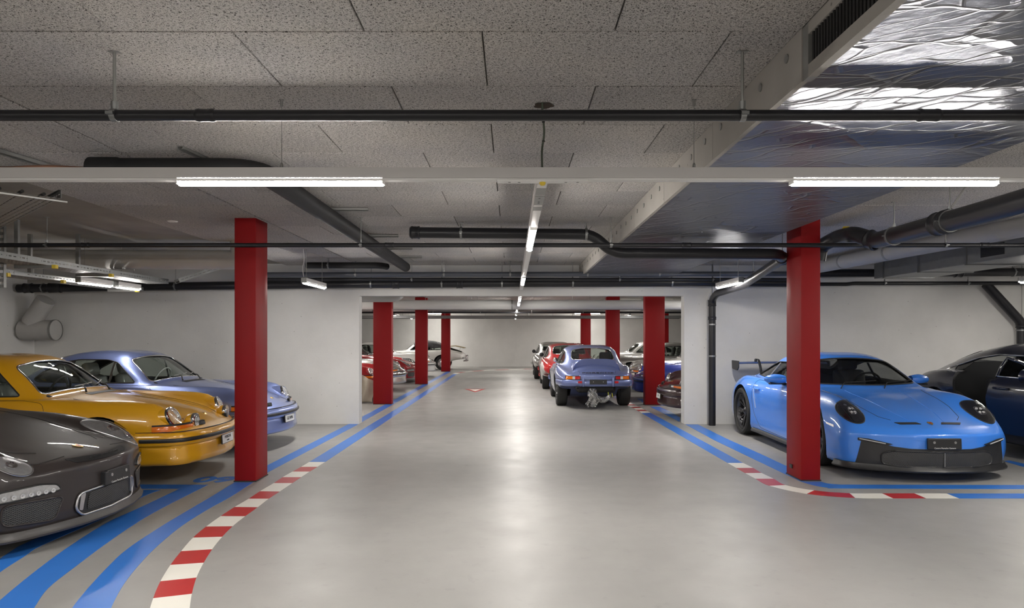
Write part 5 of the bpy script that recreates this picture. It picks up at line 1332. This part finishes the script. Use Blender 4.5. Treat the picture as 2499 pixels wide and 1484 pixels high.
def crest(r, c, n, s=.032):
    """small gold shield badge"""
    M = Matrix.Translation(Vector(c) + Vector(n) * .003) @ oriented(n)
    out = [(0, -.62), (-.42, -.2), (-.5, .45), (-.3, .6), (0, .5), (.3, .6), (.5, .45), (.42, -.2)]
    m = MB(); m.add([M @ Vector((d, p[0] * s * 1.6, p[1] * s * 1.9)) for d in (0, .004) for p in out], [tuple(range(8)), tuple(range(15, 7, -1))] + [(i, (i + 1) % 8, (i + 1) % 8 + 8, i + 8) for i in range(8)])
    o = m.build('crest', M_GOLD, r)
    MB().add([M @ Vector((d, p[0] * s * .7, p[1] * s * .8)) for d in (.004, .006) for p in out], [tuple(range(8)), tuple(range(15, 7, -1))] + [(i, (i + 1) % 8, (i + 1) % 8 + 8, i + 8) for i in range(8)]).build('crest_field', simple('crest_red', (.35, .03, .02), .3), o)
    return o
def blank_plate(r, M, w=.50, h=.125, text='Centre Porsche Geneve'):
    pl = MB().bbox((-.02, -w / 2, -h / 2), (.006, w / 2, h / 2), 0.006, M).build('plate_holder', M_TRIM, r)
    for y in (-w * .31, w * .31):
        MB().lathe([(.013, .006), (.013, .009), (.007, .009)], M @ Vector((0, y, h * .12)), M.to_3x3() @ Vector((1, 0, 0)), 14, True).build('plate_screw', M_ALU, pl)
        for dz in (-.02, .0, .02):
            MB().box((.006, y - .055, h * .12 + dz - .002), (.0075, y - .035, h * .12 + dz + .002), M).build('plate_rib', M_BLACK, pl)
    t = text_mesh('plate_text', text, .022, M_WHITE, pl, 0.0004); t.matrix_local = M @ Matrix.Translation((.0072, 0, -h * .40)) @ Matrix.Rotation(R(90), 4, 'Z') @ Matrix.Rotation(R(90), 4, 'X')
    return pl
def modern(label, nose, heading, mat, style='992', glass=M_DGLASS, rim=simple('dark_gloss_rim', (.075, .075, .08), .28, .7), name='car', wing=True, cage=True):
    r = new_car(name, label, nose, heading)
    body, tree, S = car_body(r, 'gt' if style == '992' else 'gt997', mat)
    make_wheels(r, [(s_, y * sg, rr, w) for s_, y, rr, w in S['wheels'] for sg in (-1, 1)], 'y', rim)
    glazing(r, tree, S, glass, sr=0.010)
    interior(r, S, s_seat=2.60, s_dash=1.90, zd=.87, rear=False, high=.06)
    def F(pts, nm, mm, off=.004, th=.01, st=.05, dome=0.0, parent=None): return conform(tree, 'f', pts, off, th, st, dome=dome).build(nm, mm, parent or r, 50)
    for sg in (-1, 1):
        # oval headlamp lying on the fender slope
        if style == '992':
            o = ellipse(.70 * sg, .672, .122, .106, 0, 36); 
            hl = F(o, 'headlight', simple('black_lamp_bowl', (.012, .012, .014), .25), .003, .02, .04, .004)
            line_on(tree, 'f', o, 0.006, 0.003, closed=True, step=.02).build('headlight_ring', M_TRIM, hl, 60)
            c, n = cast(tree, 'f', (.70 * sg, .672))
            for dy, dz in ((-.035, .035), (.035, .035), (-.035, -.03), (.035, -.03)):
                c, n = cast(tree, 'f', (.69 * sg + dy * .5, .682 + dz * .5)); MB().lathe([(.014, .0), (.014, .01), (.008, .011), (.0005, .009)], c + n * .005, n, 14).build('light_element', M_CLEARLENS, hl, 50)
            line_on(tree, 'f', rrect(.075, .065, .02, 4, .69 * sg, .682), .0035, .010, closed=True, step=.01).build('light_guide', M_CHROME, hl, 60)
            c, n = cast(tree, 'f', (.735 * sg, .73)); MB().lathe([(.016, .0), (.018, .012), (.008, .013), (.0005, .010)], c + n * .004, n, 16).build('light_element', M_CHROME, hl, 50)
            F([(p[0], p[1]) for p in o], 'lens', M_LENS, .018, .003, .04, .010, hl)
        else:
            o = ellipse(.665 * sg, .640, .105, .110, .25 * sg, 36)
            hl = F(o, 'headlight', simple('silver_lamp_bowl', (.42, .42, .43), .25, .6, vary=.3, vscale=25), .003, .02, .04, .004)
            line_on(tree, 'f', o, 0.006, 0.004, closed=True, step=.02).build('headlight_ring', M_ALU, hl, 60)
            for dy, dz, rr in ((.0, .035, .048), (.02 * sg, -.05, .034)):
                c, n = cast(tree, 'f', (.665 * sg + dy, .640 + dz * .8)); MB().lathe([(rr, .0), (rr * 1.05, .008), (rr * .8, .004), (rr * .4, -.002), (.0005, -.003)], c + n * .008, n, 22).build('light_element', M_CHROME, hl, 50)
            F([(p[0], p[1]) for p in o], 'lens', M_LENS, .022, .003, .04, .012, hl)
        door_mirror(r, (-2.02, .80 * sg, .93), sg, mat)
        line_on(tree, 's', smooth_outline([(1.72, .85), (1.60, .77), (1.56, .60), (1.60, .25), (1.75, .18), (2.75, .20), (2.98, .40), (3.02, .62), (2.95, .87)], .08), 0.003, 0.0, side=sg, closed=True).build('door_seam', M_BLACK, r, 60)
        line_on(tree, 's', [(2.76, .735), (2.92, .74)], 0.013, 0.010, side=sg, n=8).build('door_handle', mat, r, 60)
        # hood shut line and hood crease
        line_on(tree, 't', [(1.42, .60 * sg), (1.1, .545 * sg), (.7, .50 * sg), (.42, .43 * sg), (.32, .35 * sg)], 0.003, 0.0).build('hood_seam', M_BLACK, r, 60)
        # B-pillar
        conform(tree, 's', [(2.78, .905), (2.83, .905), (2.75, 1.125), (2.71, 1.125)], .001, .012, .1, side=sg).build('window_divider', M_ALU if style == '992' else M_TRIM, r)
        # black arch liner edge and side skirt
        m = MB(); rr = []
        for k in range(13):
            s_ = 1.42 + k * .135; c, n = cast(tree, 's', (s_, .20), sg); y = c.y
            rr.append([(-s_, y - .03 * sg, .17), (-s_, y + .006 * sg, .165), (-s_, y + .022 * sg, .135), (-s_, y + .022 * sg, .115), (-s_, y - .03 * sg, .11)])
        m.ring(rr); m.build('side_skirt', M_TRIM, r, 40)
    if style == '992':
        # black lower front with a wide mesh mouth, corner blades and splitter
        mouth = smooth_outline([(-.47, .318), (-.56, .285), (-.555, .185), (-.45, .165), (.45, .165), (.555, .185), (.56, .285), (.47, .318)], .035)
        F([(-.715, .425), (-.765, .155), (-.4, .152), (.4, .152), (.765, .155), (.715, .425), (.62, .395), (.45, .360), (.30, .345), (-.30, .345), (-.45, .360), (-.62, .395)], 'front_lower_trim', M_TRIM, .012, .03, .028)
        F(mouth, 'grille', M_GRILLE, .017, .012, .04)
        line_on(tree, 'f', mouth, .009, .014, closed=True, step=.02).build('grille_frame', M_TRIM, r, 60)
        MB().box((.036, -.004, .172), (.046, .004, .312)).build('grille_centre_rib', M_ZINC, r)
        for sg in (-1, 1):
            F(smooth_outline([(.46 * sg, .385), (.66 * sg, .428), (.745 * sg, .432), (.745 * sg, .405), (.52 * sg, .366)][::-sg], .006), 'daytime_light', M_BLACK, .017, .012, .04)
            line_on(tree, 'f', [(.52 * sg, .388), (.73 * sg, .424)], .006, .026).build('light_strip', simple('grey_light_strip', (.45, .45, .44), .2), r)
            conform(tree, 't', smooth_outline([(.185, .10 * sg), (.235, .13 * sg), (.26, .35 * sg), (.205, .31 * sg)][::sg], .008), .004, .008, .05).build('hood_nostril', M_BLACK, r)
            line_on(tree, 't', [(1.40, .33 * sg), (.9, .27 * sg), (.55, .23 * sg), (.26, .17 * sg)], .007, -.0035).build('hood_crease', mat, r, 60)
            conform(tree, 's', smooth_outline([(.47, .505), (.60, .53), (.61, .548), (.48, .53)], .006), .004, .01, .05, side=sg).build('side_marker', M_ALU, r)
            conform(tree, 's', smooth_outline([(2.985, .745), (2.945, .745), (2.875, .47), (2.915, .46)], .008), .004, .008, .06, side=sg).build('side_intake_blade', simple('pale_blue_blade', (.25, .38, .72), .3), r)
        M = Matrix.Translation((.040, 0, .405)) @ Matrix.Rotation(R(-3), 4, 'Y'); blank_plate(r, M, .34, .11)
        c, n = cast(tree, 't', (.20, 0)); crest(r, c, n)
        lipz, lipmat = .105, M_TRIM
    else:
        # lower front of the grey car: side intakes, central silver-framed mouth, clear lamps
        for sg in (-1, 1):
            F(smooth_outline([(.44 * sg, .345), (.80 * sg, .355), (.80 * sg, .215), (.50 * sg, .19)][::-sg], .05), 'side_intake', M_GRILLE, .006, .012, .05)
            line_on(tree, 'f', smooth_outline([(.44 * sg, .345), (.80 * sg, .355), (.80 * sg, .215), (.50 * sg, .19)], .05), .007, .006, closed=True, step=.02).build('intake_edge', mat, r, 60)
            lp = F(smooth_outline([(.46 * sg, .395), (.49 * sg, .44), (.60 * sg, .46), (.82 * sg, .445), (.835 * sg, .37)][::-sg], .03), 'driving_lamp', simple('clear_lamp_bowl', (.55, .55, .56), .15, .4, vary=.45, vscale=45), .010, .015, .04)
            line_on(tree, 'f', smooth_outline([(.46 * sg, .395), (.49 * sg, .44), (.60 * sg, .46), (.82 * sg, .445), (.835 * sg, .37)], .03), .006, .008, closed=True, step=.02).build('lamp_edge', M_BLACK, lp, 60)
            for k in range(7):
                c, n = cast(tree, 'f', ((.52 + k * .045) * sg, .402)); MB().lathe([(.016, 0), (.016, .006), (.004, .002)], c + n * .012, n, 10).build('light_element', M_CLEARLENS, lp)
            F([(p[0], p[1]) for p in smooth_outline([(.46 * sg, .395), (.49 * sg, .44), (.60 * sg, .46), (.82 * sg, .445), (.835 * sg, .37)][::-sg], .03)], 'lens', M_LENS, .020, .003, .05, .0, lp)
            line_on(tree, 'f', [(.28 * sg, .60), (.52 * sg, .585), (.60 * sg, .60)], .003, 0).build('bumper_seam', M_BLACK, r, 60)
        out = smooth_outline([(-.33, .335), (-.36, .23), (-.30, .17), (.30, .17), (.36, .23), (.33, .335), (0, .355)], .045)
        F(out, 'grille_surround', M_TRIM, .006, .012, .05)
        F(smooth_outline([(-.24, .325), (-.26, .20), (.26, .20), (.24, .325), (0, .335)], .03), 'grille', M_GRILLE, .012, .012, .05)
        line_on(tree, 'f', out, .010, .012, closed=True, step=.02, n=8).build('grille_frame', M_ALU, r, 60)
        for sg in (-1, 1): F(smooth_outline([(.275 * sg, .33), (.30 * sg, .205), (.33 * sg, .215), (.315 * sg, .33)][::-sg], .012), 'grille_blade', M_ALU, .016, .012, .05)
        # black air slot at the front edge of the hood
        F(smooth_outline([(-.34, .585), (-.30, .555), (0, .545), (.30, .555), (.34, .585), (0, .575)], .015), 'hood_air_slot', M_BLACK, .006, .012, .05)
        for k in range(-12, 13):
            c, n = cast(tree, 'f', (k * .014, .562)); MB().box((-.004, -.0025, -.012), (.004, .0025, .012), Matrix.Translation(c + n * .008)).build('slot_fin', M_TRIM, r)
        M = Matrix.Translation((.040, .07, .40)) @ Matrix.Rotation(R(-6), 4, 'Y'); blank_plate(r, M, .30, .11)
        MB().bbox((-.02, -.115, .345), (.054, -.075, .45), .006).build('plate_bracket', M_TRIM, r)
        c, n = cast(tree, 't', (.24, 0)); crest(r, c, n, .036)
        lipz, lipmat = .10, simple('dark_grey_lip', (.055, .05, .048), .4)
    # splitter
    m, _ = swept(girth(tree, .20, .46, .70), [(-.06, -.20 + lipz + .064), (.012, -.20 + lipz + .062), (.020, -.20 + lipz + .036), (.036, -.20 + lipz + .014), (.032, -.20 + lipz), (-.06, -.20 + lipz - .004)])
    m.build('front_splitter', lipmat, r, 40)
    # wipers
    for dy in (-.35, .18):
        base = cast(tree, 't', (1.46, dy))[0]; a = MB()
        pts = [base] + [cast(tree, 'f', (dy + k * .1, .905 + k * .006))[0] + Vector((.01, 0, .006)) for k in range(1, 6)]
        a.tube(pts, .006, 6); a.build('wiper', M_BLACK, r, 60)
    if wing:
        wz, hw = 1.045, .73; prof = [(0, 0), (.03, .022), (.10, .030), (.20, .018), (.27, .006), (.20, .0), (.10, -.004), (.03, -.008)]
        m = MB(); m.ring([[(-4.28 - a, y, wz + b + .012 * (1 - (y / hw) ** 2)) for a, b in prof] for y in [hw * k / 10 for k in range(-10, 11)]]); w = m.build('rear_wing', simple('wing_blue', (.02, .06, .22), .3, coat=1.0), r, 50)
        for sg in (-1, 1):
            MB().prism(smooth_outline([(-4.22, wz + .05), (-4.22, wz - .06), (-4.30, wz - .11), (-4.56, wz - .09), (-4.58, wz + .05)], .02), 'y', hw * sg, (hw + .016) * sg).build('wing_end_plate', M_TRIM, w)
            path = [(-4.36, .42 * sg, wz + .03), (-4.34, .42 * sg, wz + .085), (-4.22, .42 * sg, wz + .08), (-4.12, .42 * sg, wz - .05), (-4.05, .42 * sg, .84)]
            m = MB(); P = round_path(path, .05)
            m.ring([[p + Vector((.035 * dx, .010 * dy, .0)) for dx, dy in ((-1, -1), (1, -1), (1, 1), (-1, 1))] for p in P]); m.build('wing_support', M_TRIM, w, 50)
        conform(tree, 't', smooth_outline([(4.12, -.55), (4.12, .55), (4.42, .50), (4.42, -.50)], .06), .01, .03, .08).build('tail_spoiler', M_TRIM, r)
    return r, tree, S
# ================================================================== the cars
P_YEL = paint('signal_yellow_paint', (.72, .36, .010), 0.0, .35)
P_SBL = paint('gemini_blue_metallic', (.22, .28, .56), .75, .36)
P_RSB = paint('steel_blue_metallic', (.17, .215, .45), .55, .34)
P_GT3 = paint('bright_blue_paint', (.045, .235, .82), 0.0, .35)
P_GRY = paint('slate_grey_paint', (.026, .020, .019), 0.0, .5, coat=.38)
P_NAVY = paint('midnight_navy_paint', (.0035, .0045, .016), 0.0, .30)
P_RED = paint('guards_red_paint', (.42, .012, .014), 0.0, .35)
P_DRED = paint('dark_red_paint', (.30, .010, .014), 0.1, .35)
P_SIL = paint('silver_metallic', (.42, .41, .39), .8, .34)
P_WHT = paint('white_paint', (.70, .69, .66), 0.0, .35)
P_DBL = paint('deep_blue_paint', (.012, .030, .24), .2, .35)
P_MAR = paint('dark_maroon_paint', (.035, .012, .012), .2, .35)
M_MGLASS = glassy('light_tinted_glass', (.74, .75, .75))
modern('bright blue sports car with a black front grille and rear wing', (4.38, 6.95), -91.0, P_GT3, '992', glass=M_MGLASS)
modern('dark grey sports car nose cut off at the left edge', (-3.17, 5.36), -1.5, P_GRY, '997', glass=M_GLASS, rim=M_ALU, wing=False)
classic('yellow classic coupe with fog lamps on its nose', (-3.20, 7.55), 2.4, P_YEL, fog=True, plate=[('PORSCHE', .040, .016), ('CLASSIC', .018, -.022)], seat=M_WRAP)
classic('silver-blue classic coupe parked behind the yellow car', (-3.12, 9.42), -3.5, P_SBL, plate=[('GE 0496', .058, .0)], seat=M_WRAP, wheel_mat=M_CLEARLENS)
classic('steel-blue classic coupe seen from behind with a ducktail spoiler', (1.75, 18.05), 90.0, P_RSB, ducktail=True, rear=True, front=True, wide=True)
# ------------------------------------------------------------------ cars farther back and beside
red2, tr2, _ = classic('red and white classic coupe queued in front of the blue ducktail car', (1.66, 22.75), 89.5, P_RED, detail=1)
for sg in (-1, 1):
    conform(tr2, 's', smooth_outline([(3.20, .25), (3.20, .62), (3.45, .80), (3.85, .66), (3.95, .45), (3.6, .40)], .05), .004, .008, .05, side=sg).build('white_fender_panel', P_WHT, red2, 50)
    conform(tr2, 's', smooth_outline([(1.35, .22), (1.35, .36), (2.75, .36), (2.75, .22)], .03), .004, .008, .08, side=sg).build('white_sill_panel', P_WHT, red2, 50)
sil2, tr3, _ = classic('silver coupe at the head of the queue of three cars', (1.58, 27.4), 89.5, P_SIL, detail=1)
for root, tre in ((red2, tr2), (sil2, tr3)):
    mc = cast(tre, 's', (1.93, .93), 1)[0] + Vector((0, .07, .02))
    dm = MB().lathe([(.0005, .07), (.04, .06), (.06, .03), (.066, 0), (.06, -.006), (.0005, -.006)], mc, (1, 0, 0), 20).build('door_mirror', M_TRIM, root, 60)
    MB().tube([mc, mc + Vector((0, -.08, -.06))], .012, 6).build('mirror_stalk', M_TRIM, dm)
# left bays beyond the wall
b_, trb, _ = classic('dark red classic coupe partly under a beige cover beside the left wall', (-2.97, 16.3), 0.0, P_DRED, detail=1, rim_mat_trim=M_CHROME)
conform(trb, 't', smooth_outline([(.25, -.38), (.25, .38), (1.25, .42), (1.25, -.42)], .06), .004, .008, .06).build('hood_stripe', P_WHT, b_, 50)
classic('silver classic coupe with a chrome bumper between two far left columns', (-3.02, 19.2), 0.0, P_SIL, detail=1, bumpers='chrome')
modern('red coupe with smooth nose behind the far left columns', (-3.12, 22.65), 0.0, P_DRED, '997', glass=M_MGLASS, rim=M_ALU, wing=False)
classic('white coupe whose nose shows between the two farthest left columns', (-2.95, 25.9), 0.0, P_WHT, detail=1)
w_, trw, Sw = classic('white open-topped car with raised engine lid by the far wall', (-6.3, 31.3), 180.0, P_WHT, detail=1, soft_top=True)
lid = MB(); rr = []
for k in range(-8, 9):
    y = k / 8 * .46; z = .02 * (1 - (k / 8) ** 2)
    rr.append([(-3.45, y, 1.06 + z), (-3.75, y, 1.08 + z), (-4.15, y * .92, .99 + z), (-4.15, y * .92, .965 + z), (-3.75, y, 1.055 + z), (-3.45, y, 1.035 + z)])
lid.ring(rr); lid.build('engine_lid', simple('gold_lid', (.30, .24, .12), .45), w_, 50)
MB().tube([(-3.9, .25, .80), (-3.95, .25, 1.02)], .008, 6).build('lid_strut', M_ZINC, w_)
fr = [cast(trw, 'r', (.62 * k / 14, .56))[0] for k in range(-14, 15)]
bp_ = MB().tube([p + Vector((-.05, p.y * .04, -.02)) for p in fr], .045, 10).build('rear_bumper', M_CHROME, w_, 60)
for sg in (-1, 1):
    MB().bbox((-4.28, .30 * sg - .03, .45), (-4.19, .30 * sg + .03, .66), .02).build('overrider', M_CHROME, bp_, 40)
    MB().lathe([(.03, 0), (.03, .18), (.022, .18)], (-4.10, .42 * sg, .40), (-1, 0, 0), 14).build('exhaust_tip', M_CHROME, w_, 40)
conform(trw, 't', smooth_outline([(3.5, -.40), (3.5, .40), (4.02, .34), (4.02, -.34)], .05), .004, .01, .08).build('engine_bay', M_BLACK, w_)
# loose car cover bunched over the near front corner of the red coupe
random.seed(11)
cv = empty('car_cover', (-3.34, 15.28, 0)); tag(cv, 'bunched beige car cover hanging down beside the left wall edge', 'car cover')
m = MB(); rr = []; nu, nv = 36, 26
for i in range(nu + 1):
    u = i / nu; row = []
    for j in range(nv + 1):
        v = j / nv
        x = -1.0 + 1.22 * u + .05 * noise.noise((u * 4, v * 3, 1)); z = (.80 - .30 * u * u) * (1 - v) + .03 * v + .04 * noise.noise((u * 5, v * 6, 3)) * (1 - v)
        y = .16 - .16 * math.sin(v * math.pi * .5) + .09 * noise.noise((u * 7, v * 2.2, 7)) + .05 * math.sin(u * 26 + 3 * v)
        y = min(y, .17)
        row.append((x, y, max(z, .012)))
    rr.append(row)
vs = [p for r_ in rr for p in r_]; w = nv + 1
fs = [(i * w + j, i * w + j + 1, (i + 1) * w + j + 1, (i + 1) * w + j) for i in range(nu) for j in range(nv)]
m.add(vs, fs); co = m.build('cover_cloth', M_CARCOVER, cv, 170)
md = co.modifiers.new('thickness', 'SOLIDIFY'); md.thickness = .006
# right bays beyond the wall
classic('dark maroon car nose just behind the right white wall edge', (2.83, 12.95), 180.0, P_MAR, detail=1, bumpers='none', plate=[('GE', .05, 0)])
classic('deep blue car nose behind the right far column', (2.93, 16.4), 180.0, P_DBL, detail=1)
classic('silver cabriolet with black soft top facing the lane on the right', (3.12, 18.75), 180.0, P_SIL, detail=1, soft_top=True)
classic('white coupe with upright windscreen beyond the silver cabriolet', (2.98, 26.6), 180.0, P_WHT, detail=1)
classic('silver coupe between the silver cabriolet and the white coupe on the right', (2.82, 22.3), 180.0, P_SIL, detail=1)
# ------------------------------------------------------------------ navy four-seater with its door ajar
nv_ = new_car('car', 'navy blue saloon with its door ajar at the right edge', (7.14, 6.02), -90.0)
body, trn, Sn = car_body(nv_, 'sedan', P_NAVY)
make_wheels(nv_, [(s_, y * sg, rr_, w_s) for s_, y, rr_, w_s in Sn['wheels'] for sg in (-1, 1)], 'y', simple('dark_gloss_rim', (.075, .075, .08), .28, .7))
glazing(nv_, trn, Sn, M_MGLASS, sides=(1,))
conform(trn, 's', smooth_outline([(3.66, 1.03), (3.56, 1.15), (3.90, 1.06), (3.84, 1.02)], .02), -.004, .006, .05, side=-1).build('quarter_window', M_DGLASS, nv_)
line_on(trn, 's', [(2.10, 1.02), (2.36, 1.175), (2.62, 1.245), (3.10, 1.25), (3.50, 1.195), (3.92, 1.07), (3.87, 1.01), (3.72, 1.0)], .009, .004, side=-1).build('window_chrome_strip', M_ALU, nv_, 60)
interior(nv_, Sn, s_seat=2.75, s_dash=2.0, zd=1.0, high=.10)
hx = -1.45; dr = empty('front_door'); dr.parent = nv_
hy = cast(trn, 's', (1.45, .6), -1)[0].y
def door_local(m): m.v = [(p[0] - hx, p[1] - hy, p[2]) for p in m.v]; return m
dm = door_local(conform(trn, 's', smooth_outline([(1.45, .30), (1.42, .70), (1.50, .955), (2.60, .985), (2.64, .70), (2.52, .30)], .05), .004, .05, .06, side=-1)).mesh('front_door', P_NAVY)
shade(dm, 40)
bpy.data.objects.remove(dr); dr = link('front_door', dm, nv_); dr.location = (hx, hy, 0); dr.rotation_euler = (0, 0, R(11))
door_local(line_on(trn, 's', [(1.62, .965), (2.02, 1.03), (2.36, 1.17), (2.58, 1.225), (2.61, 1.10), (2.60, .985)], .022, -.01, side=-1)).build('window_frame', P_NAVY, dr, 60)
door_local(conform(trn, 's', [(1.70, .965), (2.05, 1.03), (2.36, 1.165), (2.57, 1.21), (2.585, .985)], -.01, .005, .1, side=-1)).build('door_window', M_DGLASS, dr)
door_local(line_on(trn, 's', [(1.50, .962), (2.60, .990)], .008, .006, side=-1)).build('waist_chrome_strip', M_ALU, dr, 60)
door_local(line_on(trn, 's', [(2.32, .845), (2.54, .85)], .016, .012, side=-1)).build('door_handle', P_NAVY, dr, 60)
mir = MB(); mir.lathe([(.0005, .10), (.05, .085), (.08, .03), (.085, -.02), (.0005, -.03)], (-2.0, -1.02, 1.02), (1, 0, 0), 18); door_local(mir).build('door_mirror', P_NAVY, dr, 60)
